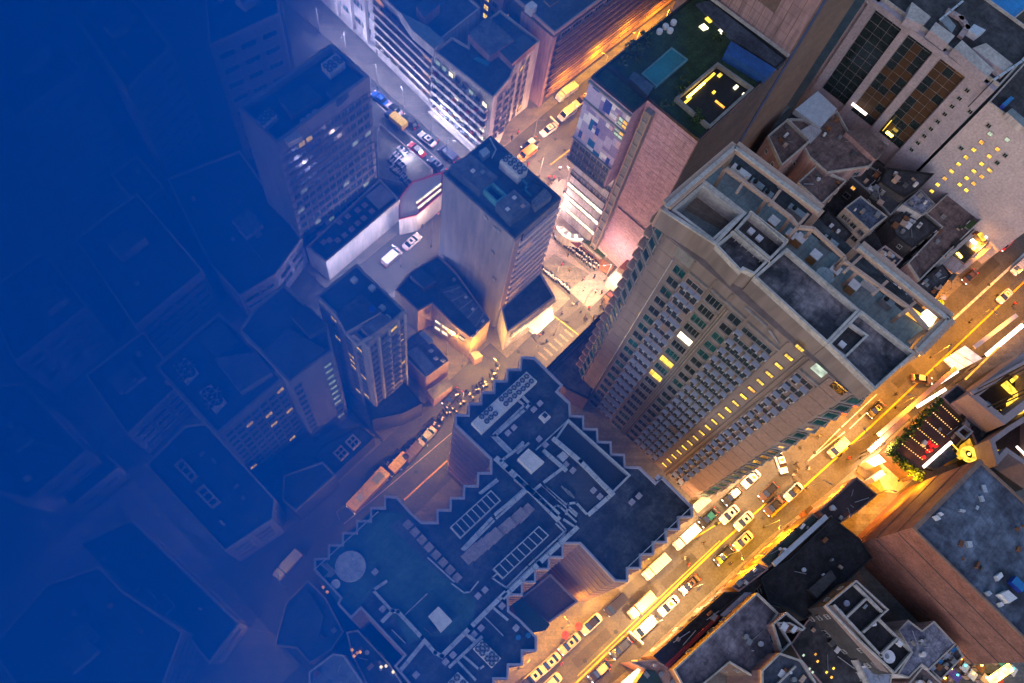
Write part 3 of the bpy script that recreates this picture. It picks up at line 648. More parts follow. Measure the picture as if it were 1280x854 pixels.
# the slot at the lower left and the brown terrace between the wings
for k in range(18):   # louvre lines on the lit walls below the rim, one slab per storey
    pass
ter = building('terrace_block', 'low brown terrace between two zigzag wings above the yellow street', poly(z6((55, 420), (190, 310), (330, 450), (180, 560), (0, 420)), 12), 12, wall_brown, M('terrace_floor', (.16, .09, .075), (.10, .055, .05)), (.3, .5, trim_rose))
rr = poly(z6((0, 440), (60, 430), (200, 560), (175, 590), (110, 600), (30, 520)), 16)
b = MB(); b.prism(rr, 0, 14, wall_brown, leaf_d); b.build('planted_step', ter)

# ------------------------------------------------------------------ grey office tower in the centre
def storeys(z0, z1, n): return [z0+(z1-z0)*(k+.5)/n for k in range(n)]
gt = building('grey_tower', 'slim grey windowless-sided tower with dark cluttered roof, centre', rect(54.1, 34.5, 64.7, 50.0), 35.6, wall_grey, roof_navy, (.35, .5, roof_navy))
GZ = 35.7
b = MB()
for k in range(11):
    pass
for k, z in enumerate(storeys(10, 34.5, 11)):
    for u in (2.2, 5.4, 8.6):
        pass
    grid(gt, (54.1, 34.5), (64.7, 34.5), [3.6, 6.4, 9.2], [z], lambda u, zz: W['riba'] if random.random() < .12 else W['ribd'])
    b = MB(); b.box((60.0, 34.3, z-1.2), (9.2, .5, .95), M('spandrel_pale', (.62, .50, .50), (.48, .38, .38), .5, .5)); b.build('spandrel', gt)
b = MB(); b.box((54.85, 34.4, 9), (1.3, .25, 26), trim_rose); b.build('corner_pier', gt)
b = MB(); b.bar((56.0, 34.34, 9), (56.0, 34.34, 34), .3, .2, lit_a) if 0 else b.box((56.0, 34.3, 9), (.25, .2, 26), metal_d); b.build('pipe', gt)
for z_ in (33.2, 26.0, 18.0):
    for y_ in (35.6, 37.0):
        pass
for y_, z_ in ((37.6, 33.8), (38.4, 33.6), (40.4, 34.1), (38.0, 26), (36.6, 18)):
    b = MB(); b.box((54.02, y_, z_), (.2, .7, .9), metal_g); b.build('wall_vent', gt)
GP = lambda *p: zoom(440, 150, 4, p)
def gbox(name, px, z, h, m, parent, top=None):
    b = MB(); b.prism(poly(px, z+h), z, z+h, m, top); return b.build(name, parent)
gbox('roof_room', GP((490, 230), (590, 165), (728, 285), (640, 350)), GZ, 2.2, roof_navy, gt, roof_grey)
gbox('roof_room', GP((720, 415), (812, 348), (895, 425), (797, 500)), GZ, 2.4, roof_navy, gt, roof_grey)
gbox('roof_plant', GP((635, 155), (670, 135), (690, 160), (655, 190)), GZ, 1.3, metal_w, gt)
gbox('roof_tray', GP((900, 400), (965, 340), (1000, 380), (920, 440)), GZ, 1.5, metal_g, gt, M('net_grey', (.16, .17, .2), (.05, .05, .06), 6, 1))
for a, c, m in ((605, 253, white_p), (655, 258, metal_g), (812, 388, white_p), (778, 445, white_p), (855, 430, trim_tan)):
    gbox('roof_hatch', GP((a-14, c), (a, c-12), (a+14, c), (a, c+12)), GZ+2.3, .15, m, gt)
b = MB(); b.rim(poly(GP((655, 345), (700, 305), (775, 375), (725, 415)), GZ+1.5), GZ, GZ+1.5, .3, M('wall_turquoise', (.10, .33, .36))); b.build('stair_well', gt)
fan_bank('pale bank of eight black fans on the grey centre tower', GP((740, 203), (790, 165), (882, 240), (835, 285)), GP((768, 198), (788, 180), (792, 217), (812, 202), (817, 238), (838, 222), (840, 260), (861, 243)), GZ, 2.4, .46)
duct(GP((840, 290), (880, 330), (860, 350), (890, 380)), .35, .3, GZ+.5, M('duct_teal', (.06, .20, .26)), 'duct', gt); duct(GP((900, 310), (960, 330)), .3, .3, GZ+.5, metal_d, 'duct', gt)
duct(GP((690, 95), (720, 150), (700, 190)), .2, .2, GZ+.3, metal_w, 'duct', gt)
pdm = building('tower_podium', 'low white lit podium at the foot of the grey centre tower', poly(zoom(440, 300, 4, ((745, 345), (940, 160), (1015, 290), (775, 465))), 9), 8.8, wall_white, roof_navy, (.3, .6, conc_l))
gbox('canopy', zoom(440, 300, 4, ((775, 470), (990, 285), (1010, 300), (785, 490))), 4.5, .3, metal_d, pdm)
gbox('canopy', zoom(440, 300, 4, ((880, 430), (1000, 340), (1010, 390), (925, 470))), 3.6, .3, lit_w, pdm, white_p)
grid(pdm, P2(634, 417, 8.8), P2(693, 372, 8.8), spaced(.5, 12.5, 9), [6.8, 3.2], lambda u, z: W['smallg'] if random.random() < .25 else W['small'])

# ------------------------------------------------------------------ low ochre block with lit yard, left of the grey tower
lo = building('ochre_block', 'low ochre walled block with stepped roof beside a lit yellow yard', poly(zoom(440, 300, 4, ((430, 78), (520, 165), (690, 405), (600, 500), (500, 425), (445, 370), (400, 325), (330, 362), (215, 255), (290, 165))), 9.5), 9.5, wall_amber, roof_navy, (.3, .5, trim_tan))
LZ = 9.6
ZZ = lambda *p: zoom(440, 300, 4, p)
gbox('roof_room', ZZ((290, 175), (340, 140), (420, 205), (360, 240)), LZ, 2.4, wall_dark, lo, roof_navy)
gbox('shed_roof', ZZ((440, 250), (530, 220), (690, 400), (630, 440)), LZ, .9, roof_dark, lo, M('tin_dark', (.13, .14, .17), (.07, .07, .09), 1.5, .8))
for k in range(5): gbox('roof_joint', ZZ((455+40*k, 262+42*k), (540+30*k, 232+32*k), (545+30*k, 236+32*k), (460+40*k, 266+42*k)), LZ+.9, .12, metal_g, lo)
for a, c in ((510, 195), (500, 255), (570, 285), (605, 345), (655, 405), (605, 480), (630, 455)): gbox('roof_vent', ZZ((a-10, c), (a, c-9), (a+10, c), (a, c+9)), LZ+.5, .6, white_p if a > 560 else metal_g, lo)
for u, v, l in ((445, 425, 1), (445, 460, 1), (480, 455, 1), (515, 460, 1), (475, 490, 1), (550, 495, 1)):
    pass
grid(lo, P2(540, 392, 9.5), P2(590, 425, 9.5), [1.4, 3.0, 4.6, 6.6], [7.4], lambda u, z: W['midw'] if u < 5 else W['midg']); grid(lo, P2(540, 392, 9.5), P2(590, 425, 9.5), [1.4, 3.0], [4.6], lambda u, z: W['midw'])
b = MB(); b.prism(poly(ZZ((590, 560), (630, 555), (655, 580), (615, 600)), 3), 0, 3, trim_tan, M('box_roof', (.35, .30, .25))); b.build('porch', lo)
l2 = building('tin_roof_block', 'low block with blue grey tin roof beside the residential tower', poly(ZZ((265, 560), (270, 500), (345, 450), (485, 605), (370, 690), (275, 600)), 8), 8, wall_brown, roof_grey, (.2, .3, metal_g))
gbox('roof_room', ZZ((335, 465), (360, 455), (410, 505), (385, 515)), 8.05, .8, metal_w, l2); gbox('tin_sheet', ZZ((275, 560), (330, 530), (420, 640), (375, 680)), 8.05, .3, metal_g, l2, M('tin_blue', (.22, .26, .34), (.14, .16, .22), 1.2, .7))
for a, c in ((395, 552), (455, 600), (420, 590)): gbox('roof_vent', ZZ((a-14, c), (a, c-9), (a+14, c), (a, c+9)), 8.1, .6, white_p, l2)
b = MB(); b.prism(poly(ZZ((375, 750), (480, 690), (500, 730), (410, 800)), 4), 0, 4, wall_rose, roof_grey); o = b.build('porch', l2)
l3 = building('dark_annexe', 'small dark annexe between the tin roof block and the street', poly(ZZ((0, 600), (270, 720), (350, 820), (250, 870), (100, 900)), 7), 7, wall_dark, roof_navy, (.2, .3, metal_d))

# ------------------------------------------------------------------ residential tower
ZR = lambda *p: zoom(180, 300, 4, p)
rs = building('residential_tower', 'beige blue residential tower with columns of balcony slots, left of centre', rect(26.0, 37.0, 33.6, 47.4), 36, wall_res, roof_navy, (.3, .5, conc))
gbox('roof_room', ZR((960, 370), (1085, 268), (1185, 360), (1010, 460)), 36.05, 2.2, wall_res, rs, roof_dark); gbox('roof_room', ZR((1085, 440), (1190, 365), (1245, 400), (1130, 480)), 36.05, 1.6, conc, rs, roof_grey)
b = MB(); b.rim(poly(ZR((1010, 460), (1085, 400), (1140, 470), (1060, 510)), 38), 36.05, 37.2, .25, conc_l); b.build('low_wall', rs)
for a, c in ((1140, 235), (1190, 335), (1215, 385), (1050, 195)): gbox('roof_vent', ZR((a-20, c), (a, c-16), (a+20, c), (a, c+16)), 36.05, .9, white_p, rs)
v = P(465.5, 387, 38.4); b = MB(); b.cyl((v.x, v.y, 38.3), .5, .5, bill_b, 12); b.build('water_tank', rs)
for k, z in enumerate(storeys(3, 35, 13)):
    grid(rs, (26.0, 37.0), (33.6, 37.0), [1.2, 3.3, 5.2, 6.8], [z], lambda u, zz: (W['midl'] if random.random() < .06 else W['midd'] if u in (3.3, 5.2) else W['mid']))
    for u in (3.3, 5.2): b = MB(); b.box((26+u, 36.72, z-1.0), (1.7, .6, .3), conc); b.build('balcony', rs)
    grid(rs, (26.0, 37.0), (26.0, 47.4), [1.8, 4.2, 7.0], [z], lambda u, zz: W['midd'] if random.random() < .9 else W['midl'])
for u in (.25, 2.25, 4.25, 6.1, 7.4): b = MB(); b.box((26+u, 36.86, 0), (.35, .3, 35.9), conc_l); b.build('pilaster', rs)

# ------------------------------------------------------------------ office pair below the veil, lower left
ll = building('corner_office', 'blue walled office with a stepped roof, lower left', poly(ZR((560, 340), (700, 222), (920, 430), (945, 560), (725, 715), (590, 570), (480, 460)), 33), 33, wall_grey, roof_navy, (.35, .5, conc))
gbox('roof_room', ZR((735, 380), (805, 320), (915, 430), (825, 480)), 33.05, 1.8, conc_d, ll, roof_dark); gbox('roof_room', ZR((590, 555), (725, 440), (905, 545), (730, 700)), 33.05, .8, conc_d, ll, roof_navy)
for z in storeys(3, 31, 11):
    a, c = P2(361, 479, 33), P2(416, 440, 33); grid(ll, a, c, [1.0, 6.3], [z], lambda u, zz: W['midg'] if u > 5 and random.random() < .8 else W['mid'])
ho = building('window_wall_office', 'blue office with gridded window wall and two fan boxes on top', poly(ZR((60, 640), (380, 370), (700, 700), (370, 980)), 30), 30, wall_grey, roof_navy, (.4, .7, conc))
a_, c_ = P2(272.5, 545, 30), P2(355, 475, 30)
for z in storeys(4, 29, 10):
    grid(ho, a_, c_, spaced(.6, 11.6, 7), [z], lambda u, zz: W['midl'] if random.random() < .07 else W['midd'] if random.random() < .6 else W['mid'])
for q in ((145, 625, 205, 590, 265, 650, 205, 715), (275, 760, 335, 720, 405, 800, 350, 860)):
    px = ZR((q[0], q[1]), (q[2], q[3]), (q[4], q[5]), (q[6], q[7])); cxp = sum(p[0] for p in px)/4; cyp = sum(p[1] for p in px)/4
    fan_bank('upper box of four fans on the window wall office' if q[0] < 200 else 'lower box of four fans on the window wall office', px, [(cxp-6, cyp-5), (cxp+5, cyp-7), (cxp+6, cyp+4), (cxp-4, cyp+8)], 30.1, 1.6, .8)
gbox('roof_room', ZR((270, 490), (380, 400), (470, 500), (370, 590)), 30.1, 1.6, conc_d, ho, roof_navy); gbox('roof_room', ZR((350, 590), (560, 560), (640, 660), (480, 760)), 30.1, 1.8, conc, ho, roof_grey)
fr_ = building('front_block', 'lower office front with lit signs along the amber street, lower left', poly(zoom(180, 500, 4, ((700, 380), (895, 310), (960, 380), (760, 560), (690, 500))), 8), 8, wall_dark, roof_navy, (.3, .5, conc))
for k, (a, c) in enumerate(((985, 265), (1045, 210))):
    px = zoom(180, 500, 4, ((a-40, c), (a, c-40), (a+40, c), (a, c+40))); v = P(px[1][0], px[1][1]+9, 6)
    b = MB(); b.rim(poly(px, 6), 5.4, 6.2, .25, conc_l); b.prism(inset(poly(px, 6), .2), 5.4, 5.8, metal_d); pp = poly(px, 6)
    b.bar((pp[0][0]/2+pp[1][0]/2, pp[0][1]/2+pp[1][1]/2, 5.9), (pp[2][0]/2+pp[3][0]/2, pp[2][1]/2+pp[3][1]/2, 5.9), .2, .25, conc_l); b.bar((pp[1][0]/2+pp[2][0]/2, pp[1][1]/2+pp[2][1]/2, 5.95), (pp[3][0]/2+pp[0][0]/2, pp[3][1]/2+pp[0][1]/2, 5.95), .2, .25, conc_l)
    o = b.build('roof_skylight', origin=(v.x, v.y, 5.4)); tag(o, ('nearer' if k == 0 else 'farther')+' square white framed skylight beside the blue tower foot', 'skylight', None)
sk = building('skylight_block', 'flat dark block carrying two square skylights at the foot of the blue office', poly(zoom(180, 500, 4, ((850, 300), (890, 230), (1080, 130), (1150, 190), (950, 375))), 5.4), 5.4, wall_dark, roof_navy, (.2, .2, metal_d))

# ------------------------------------------------------------------ glass office, upper left, with its terrace
gl = building('glass_office', 'tall glass fronted office with a sunken roof, upper left of centre', rect(38.3, 70.3, 57.4, 79.2), 36, wall_grey, roof_navy, (.5, 1.6, conc))
for z in storeys(5, 34.6, 12):
    grid(gl, (38.3, 70.3), (57.4, 70.3), spaced(.6, 18.5, 12), [z], lambda u, zz: W['mid'] if random.random() < .6 else W['midd'] if random.random() < .85 else (W['midg'] if random.random() < .7 else W['midl']))
    b = MB(); b.box((47.85, 70.2, z-1.28), (18.9, .25, .3), conc); b.build('spandrel', gl)
ZL = lambda *p: zoom(200, 0, 4, p)
gbox('roof_room', ZL((590, 490), (740, 420), (805, 480), (660, 580)), 36.1, 1.8, conc_d, gl, roof_navy); gbox('roof_room', ZL((830, 455), (960, 350), (1010, 400), (885, 510)), 36.1, 1.4, conc_d, gl, roof_dark)
gbox('plant_box', ZL((610, 680), (670, 645), (710, 680), (640, 715)), 36.1, 1.2, white_p, gl)
for k in range(3): v = P(*ZL((720+30*k, 615-22*k))[0], 36.5); b = MB(); b.cyl((v.x, v.y, 36.1), .55, 1.0, metal_w, 12); b.build('water_tank', gl)
fan_bank('upper fan bank on the glass office roof', ZL((805, 320), (880, 265), (925, 310), (850, 365)), ZL((828, 330), (852, 312), (878, 292), (848, 348), (872, 328), (900, 306)), 36.1, 1.9, .5)
fan_bank('lower fan bank on the glass office roof', ZL((480, 595), (545, 535), (585, 575), (520, 640)), ZL((498, 592), (522, 572), (545, 552), (515, 612), (538, 592), (562, 572)), 36.1, 1.6, .5)
pt = building('roof_terrace', 'dining terrace of small square tables below the glass office', poly([(383, 311), (475, 226), (500, 252), (408, 330)], 7), 7, wall_white, roof_dark, (.35, .8, conc_l))
gbox('terrace_deck', zoom(250, 130, 4, ((830, 460), (905, 400), (970, 465), (895, 525))), 7.1, .4, conc_l, pt, M('deck_pale', (.36, .34, .38)))
k = 0
tb = MB(); tb.box((0, 0, .68), (1.0, 1.0, .07), trim_rose); tb.box((0, 0, 0), (.1, .1, .7), metal_d); tbm = tb.mesh('cafe_table')
for a, c in ((560, 640), (600, 605), (640, 600), (600, 660), (650, 690), (690, 690), (725, 665), (760, 635), (790, 605), (820, 580), (700, 600), (740, 570), (790, 540), (825, 515), (860, 545), (620, 700)):
    v = P(*zoom(250, 130, 4, ((a, c),))[0], 7.1); o = inst('cafe_table', tbm, None, (v.x, v.y, 7.07)); tag(o, 'small square table among many on the dining terrace below the glass office', 'table', 'tables on the dining terrace')
for a, c in ((955, 505), (930, 525), (980, 490)):
    pass
sg = building('signboard_block', 'small block with white and red striped street sign boards', poly(zoom(440, 150, 4, ((235, 390), (300, 310), (455, 260), (450, 370), (325, 480), (235, 500))), 6), 6, wall_white, M('board_white', (.6, .58, .6), (.45, .42, .46), 1.5, .5), (.2, .3, red_cloth))
for k in range(4): gbox('sign_strip', zoom(440, 150, 4, ((320+k*4, 440+k*13-30), (445, 345+k*14-30), (447, 352+k*14-30), (324+k*4, 448+k*13-30))), 6.1, .15, red_cloth if k % 2 else lit_w, sg)
sc_ = building('scaffold_block', 'low beige roof holding a heap of steel frames, between street and glass office', poly(zoom(440, 150, 4, ((125, 60), (140, 20), (405, 250), (305, 330), (130, 290))), 5), 5, wall_res, M('roof_beige', (.33, .30, .24), (.24, .21, .17), .4, .6), (.2, .3, conc_l))
for a, c, l, r_ in ((250, 150, 2.2, 0), (225, 175, 1.6, 0), (200, 200, 1.6, 0), (240, 215, 2.2, 0), (215, 245, 2.0, 0), (245, 265, 2.4, 0), (270, 300, 2.6, 0)):
    v = P(*zoom(440, 150, 4, ((a, c),))[0], 6); q = MB()
    for dx in (-.55, .55): q.box((v.x+dx, v.y, 5.1), (.12, l, .9), metal_d); 
    for dy in (-.45, 0, .45): q.box((v.x, v.y+dy*l, 5.9), (1.2, .12, .12), white_p)
    q.build('steel_frame', sc_)

# ------------------------------------------------------------------ top: flats with white balconies, long flats, dark office
wf = building('white_flats', 'pale block of flats with white balcony front facing the street, top centre', poly(zoom(360, 0, 4, ((730, 265), (790, 220), (820, 195), (900, 240), (900, 180), (1060, 60), (1258, 215), (1150, 300), (1110, 400), (1025, 500))), 20), 20, wall_white, roof_navy, (.3, .6, conc_l))
a_, c_ = (79.0, 61.9), (79.15, 77.0)
for j, z in enumerate(storeys(4.0, 19.4, 6)):
    for u in spaced(.6, 15.2, 8):
        grid(wf, a_, c_, [u], [z+.15], lambda uu, zz: random.choice(['mid', 'midd', 'mid', 'midg']) and W[random.choice(['mid', 'midd', 'mid', 'mid', 'midg', 'midw'])])
        d, n = outward(a_, c_); px_, py_ = a_[0]+d.x*u, a_[1]+d.y*u
        q = MB(); q.box((px_-.45, py_, z-1.15), (.9, 1.6, .14), wall_white); q.box((px_-.88, py_, z-1.0), (.08, 1.6, .7), wall_white); q.box((px_-.45, py_-.8, z-1.0), (.9, .07, .7), wall_white); q.box((px_-.45, py_+.8, z-1.0), (.9, .07, .7), wall_white)
        q.build('balcony', wf)
        if random.random() < .7: q = MB(); q.box((px_-.5, py_+random.uniform(-.4, .4), z-1.0), (random.uniform(.3, .6), random.uniform(.3, .8), random.uniform(.3, 1.1)), random.choice([metal_g, white_p, red_cloth, bill_b, rust, trim_tan])); q.build('balcony_clutter', wf)
        if random.random() < .6: inst('air_conditioner', ACS, wf, (px_-.02, py_+.95, z-.3), -math.pi/2)
for z in storeys(5, 19.5, 6):
    for u in (1.6, 3.6): grid(wf, (80.6, 62.6), (85.6, 62.6), [u], [z], lambda uu, zz: W['mid'])
b = MB(); b.prism([(77.6, 62.2), (79.0, 62.0), (79.1, 77), (77.7, 77.2)], 3.1, 3.4, lit_w if 0 else conc_l, conc_l, True); b.build('awning', wf)
wp = P2(*zoom(360, 0, 4, ((1110, 410),))[0], 20); wq = P2(*zoom(360, 0, 4, ((1255, 225),))[0], 20)
for z in storeys(4, 21, 7): grid(wf, wp, wq, [1.5, 4.2, 6.6], [z], lambda uu, zz: W['midd'] if random.random() < .85 else W['midl'])
gbox('roof_room', zoom(360, 0, 4, ((900, 170), (1000, 80), (1130, 200), (1010, 280))), 20.05, 2.0, wall_rose, wf, roof_grey); gbox('roof_room', zoom(360, 0, 4, ((1050, 250), (1180, 170), (1240, 215), (1120, 320))), 20.05, 1.6, wall_rose, wf, roof_navy)
gbox('roof_sheet', zoom(360, 0, 4, ((930, 290), (950, 285), (1010, 310), (1000, 325))), 20.05, .5, M('tarp_cyan', (.04, .20, .30)), wf)
lf = building('long_flats', 'long block with rows of open galleries beside the street, top left of centre', [(80.5, 79.0), (94, 79.5), (95, 96.5), (81.5, 96.5)], 19, wall_white, roof_navy, (.3, .6, conc_l))
for z in storeys(3.8, 18.6, 6):
    grid(lf, (80.5, 79.0), (81.5, 96.5), spaced(.6, 17, 7), [z], lambda uu, zz: W[random.choice(['ribd', 'ribd', 'rib', 'riba', 'ribd'])])
    q = MB(); q.prism([(79.5, 79.0), (80.5, 79), (81.5, 96.5), (80.5, 96.5)], z-1.2, z-1.05, conc_l, None, True); q.build('gallery_slab', lf)
    for u in spaced(.8, 16.5, 6):
        if random.random() < .6: q = MB(); q.box((79.9+u*.057, 79+u, z-1.0), (random.uniform(.3, .6), random.uniform(.3, 1.0), random.uniform(.3, .9)), random.choice([metal_g, white_p, trim_tan, ac_body, rust])); q.build('gallery_clutter', lf)
    q = MB(); q.prism([(79.5, 79.0), (79.6, 79), (80.6, 96.5), (80.5, 96.5)], z-1.04, z-.5, conc_l, None, True); q.build('gallery_rail', lf)
gbox('roof_room', zoom(360, 0, 4, ((560, 60), (700, 130), (780, 200), (730, 245), (620, 150))), 19.1, 2.4, wall_white, lf, roof_pale); gbox('roof_room', zoom(360, 0, 4, ((640, 30), (700, -20), (760, 20), (680, 90))), 19.1, 2.6, wall_rose, lf, roof_navy)
l4 = building('parking_block', 'white pillared block with dark roof at the top of the blue street', [(81.7, 97.3), (95, 97.0), (96, 128), (83, 128)], 16, wall_white, roof_navy, (.3, .6, conc_l))
for k in range(6): b = MB(); b.box((81.6+k*.18, 99.5+k*4.8, 2), (1.2, .9, 13), wall_white); b.build('pier', l4)
for z in (5.5, 10.5): grid(l4, (81.7, 97.3), (83, 128), spaced(1, 30, 9), [z], lambda uu, zz: W['rib'])
bk = building('back_tower', 'dark rear tower with scattered amber windows, top centre', [(99, 78), (112, 77), (112, 95), (99, 95)], 26, wall_rose, roof_navy, (.3, .5, conc))
for z in storeys(3, 25, 9): grid(bk, (99, 78), (99, 95), spaced(1, 16, 7), [z], lambda uu, zz: W['midl'] if random.random() < .2 else W['midd']); grid(bk, (99, 78), (112, 77), spaced(1, 12, 5), [z], lambda uu, zz: W['smalla'] if random.random() < .3 else W['small'])
dk = building('louvred_office', 'dark banded office with rows of amber lit louvres along the bright street, top', [(98.2, 64.0), (150, 63.0), (150, 76), (98.6, 76)], 22, wall_dark, roof_navy, (.35, .7, trim_rose))
b = MB(); b.prism([(98.1, 63.9), (99.0, 63.9), (99.0, 72.5), (98.1, 72.6)], .1, 21.4, wall_rose); b.build('end_wall', dk)
for j, z in enumerate(storeys(3.2, 21.5, 9)):
    q = MB(); q.box((124, 63.05, z-1.0), (50, .9, .22), M('louvre_brown', (.24, .14, .09), (.14, .08, .05), 1, .8), rz=-.019); q.build('louvre', dk)
    q = MB(); q.box((124, 62.9, z-.78), (50, .1, .5), M('louvre_brown', (1, 1, 1)), rz=-.019); q.build('louvre', dk)
    grid(dk, (99, 63.9), (150, 62.9), spaced(1, 50, 15), [z+.15], lambda uu, zz: W['riba'] if random.random() < (.55 if z < 10 else .1) else W['ribd'])
gbox('roof_tray', zoom(600, 0, 8, ((640, 0), (700, 60), (790, 0))), 22.1, .5, conc, dk, roof_dark); gbox('roof_room', zoom(600, 0, 8, ((455, 50), (520, 5), (575, 50), (525, 105))), 22.1, 1.8, white_p, dk)

# ------------------------------------------------------------------ pink tower with roof garden and picture wall
pk = building('pink_tower', 'pink tiled tower with a roof garden, pool and blue patchwork picture wall', [(82.1, 42.9), (82.1, 24.1), (105, 24.1), (105, 42.5)], 45.4, wall_pink, M('roof_lawn', (.03, .065, .035), (.018, .035, .025), .5, .9, .95), (.3, .6, metal_d))
b = MB(); b.prism([(78.5, 42.9), (78.5, 34.2), (82.1, 34.2), (82.1, 42.9)], 24.0, 45.4, wall_pink, MATS['roof_lawn'], True); b.build('picture_bay', pk)
b = MB(); b.rim([(78.5, 42.9), (78.5, 34.2), (82.1, 34.2), (82.1, 42.9)], 45.4, 46.0, .3, metal_d); b.build('parapet', pk)
b = MB(); b.prism([(81.7, 42.8), (81.7, 34.3), (82.1, 34.3), (82.1, 42.8)], 0, 23.9, wall_white); b.build('lobby_wall', pk)
grid(pk, (81.7, 42.8), (81.7, 34.3), spaced(.3, 8.2, 5), [4, 8, 12, 16, 20], lambda u, z: W['ribw'] if z < 13 else W['rib'])
b = MB(); b.prism([(81.0, 33.6), (82.0, 33.6), (82.0, 32.2), (81.0, 32.2)], 0, 44.5, metal_g); b.build('shaft_rail', pk)
for y_ in (33.5, 32.3): b = MB(); b.box((80.9, y_, 0), (.18, .18, 44.6), trim_tan); b.build('shaft_rail', pk)
for k in range(14): b = MB(); b.box((80.85, 32.9, 2+k*3.1), (.2, 1.3, .18), conc_l); b.build('shaft_rung', pk)
b = MB(); b.prism([(82.3, 24.1), (105.2, 24.1), (105.2, 23.95), (82.3, 23.95)], 0, 45.2, M('render_brown', (.13, .09, .09), (.09, .065, .065), .2, .6), None); b.build('side_render', pk)
# pink tiles, one panel per storey and bay
tp = MB(); tp.box((0, -.04, -.78), (1.52, .08, 1.5), wall_pink); tpm = tp.mesh('tile_panel')
for r_ in range(16):
    for c in range(5): inst('tile_panel', tpm, pk, (82.1, 31.2-c*1.56, 43.9-r_*1.56), -math.pi/2)
# picture wall: flat printed panels in blue, purple and white
mm = dict(B=bill_b, P=bill_p, W=bill_w, C=bill_c, L=M('print_lilac', (.46, .40, .58), (.36, .31, .48), .8, .4, .5), K=M('print_pinkish', (.62, .44, .50), (.5, .34, .4), .8, .4, .5)); pmesh = {}
for k_, m_ in mm.items():
    q = MB(); q.box((0, -.06, -.45), (.70, .12, .9), m_); pmesh[k_] = q.mesh('print_panel')
rn = random.Random(17); cells = {}
for n_ in range(95):          # small rectangles of one colour laid over each other
    ch = rn.choice('BBBPPWWLLKC'); r0, c0 = rn.randrange(16), rn.randrange(12); hh, ww = rn.choice(((1, 3), (3, 1), (2, 2), (1, 2), (2, 1), (3, 2)))
    for r_ in range(r0, min(16, r0+hh)):
        for c in range(c0, min(12, c0+ww)): cells[(r_, c)] = ch
for r_ in range(16):
    for c in range(12):
        if c > 8 and r_ in (2, 3, 5, 6): continue
        inst('print_panel', pmesh[cells.get((r_, c), 'L')], pk, (78.5, 42.5-c*.715, 44.5-r_*.91), -math.pi/2)
for z_ in (45.0, 40.6, 30.4, 24.4): b = MB(); b.box((78.3, 38.6, z_-.2), (.5, 8.9, .3), metal_g); b.build('ledge', pk)
for k in range(2): grid(pk, (78.5, 42.9), (78.5, 34.2), [7.3, 8.2], [42.6-k*2.75, 41.7-k*2.75], lambda u, z: W['smallg'] if random.random() < .4 else W['smalla'], off=.12)
for k in range(3): grid(pk, (78.5, 42.9), (78.5, 34.2), spaced(.3, 8.4, 6), [29.2-k*1.9], lambda u, z: W['mid'])
# glowing curved entrance
for k in range(7):
    a0, a1 = R(150+k*14), R(150+(k+1)*14); c0 = (80.6, 38.4); 
    q = MB(); q.prism([(c0[0]+3.6*math.cos(a0), c0[1]+3.9*math.sin(a0)), (c0[0]+3.6*math.cos(a1), c0[1]+3.9*math.sin(a1)), (c0[0]+2.2*math.cos(a1), c0[1]+2.4*math.sin(a1)), (c0[0]+2.2*math.cos(a0), c0[1]+2.4*math.sin(a0))], 0, 3.6, wall_white, lit_w if k % 2 else conc_l); q.build('entrance_screen', pk)
    q = MB(); q.prism([(c0[0]+3.7*math.cos(a0), c0[1]+4.0*math.sin(a0)), (c0[0]+3.7*math.cos(a1), c0[1]+4.0*math.sin(a1)), (c0[0]+3.4*math.cos(a1), c0[1]+3.7*math.sin(a1)), (c0[0]+3.4*math.cos(a0), c0[1]+3.7*math.sin(a0))], 3.6, 3.9, lit_w); q.build('entrance_light', pk)
b = MB(); b.prism([(81.75, 31.8), (82.1, 31.8), (82.1, 24.2), (81.75, 24.4)], 0, 17, wall_pink, trim_rose); b.build('lower_front', pk)
# roof garden
KZ = 45.45
ZP = lambda *p: zoom(680, 0, 4, p)
gbox('pool_water', ZP((490, 368), (638, 240), (718, 298), (562, 432)), KZ, .35, conc_l, pk, pool_m)
b = MB(); b.rim(poly(ZP((486, 368), (638, 236), (722, 298), (562, 437)), KZ+.4), KZ, KZ+.45, .3, M('pool_rim', (.10, .24, .28))); b.build('pool_rim', pk)
b = MB(); b.rim(poly(ZP((655, 490), (868, 312), (1050, 440), (830, 640)), KZ+.8), KZ, KZ+.9, .4, conc); b.build('well_rim', pk)
gbox('well_floor', ZP((668, 490), (868, 324), (1036, 440), (828, 626)), KZ, .1, metal_d, pk)
for a, c, w_, d_, m_ in ((760, 450, .35, 4.2, lit_hot), (820, 395, .35, 3.4, lit_y), (880, 375, 1.4, .5, lit_y), (850, 460, 1.0, .4, lit_y), (880, 520, .5, 1.8, lit_a), (960, 435, 1.6, .5, lit_w), (1000, 470, .8, .4, lit_w), (720, 500, .35, 1.6, lit_y)):
    v = P(*ZP((a, c))[0], KZ+.3); b = MB(); b.box((v.x, v.y, KZ+.1), (d_, w_, .25) if w_ == .35 else (w_*.5, d_, .25), m_); b.build('lamp_strip', pk)
gbox('awning_blue', ZP((905, 262), (935, 205), (1160, 345), (1110, 385)), KZ, 1.8, M('awning_blue', (.02, .09, .28), (.015, .06, .18), .6, .6), pk)
gbox('terrace_wall', ZP((830, 0), (845, 10), (1220, 285), (1175, 345), (930, 190), (760, 20)), KZ, .4, roof_navy, pk)
b = MB(); b.bar(P(*ZP((830, -5))[0], KZ+.9), P(*ZP((1222, 285))[0], KZ+.9), .3, .5, conc_l); b.build('coping', pk)
gbox('glass_box', ZP((425, 390), (450, 355), (550, 430), (520, 480)), KZ, 1.3, metal_d, pk, glass_b)
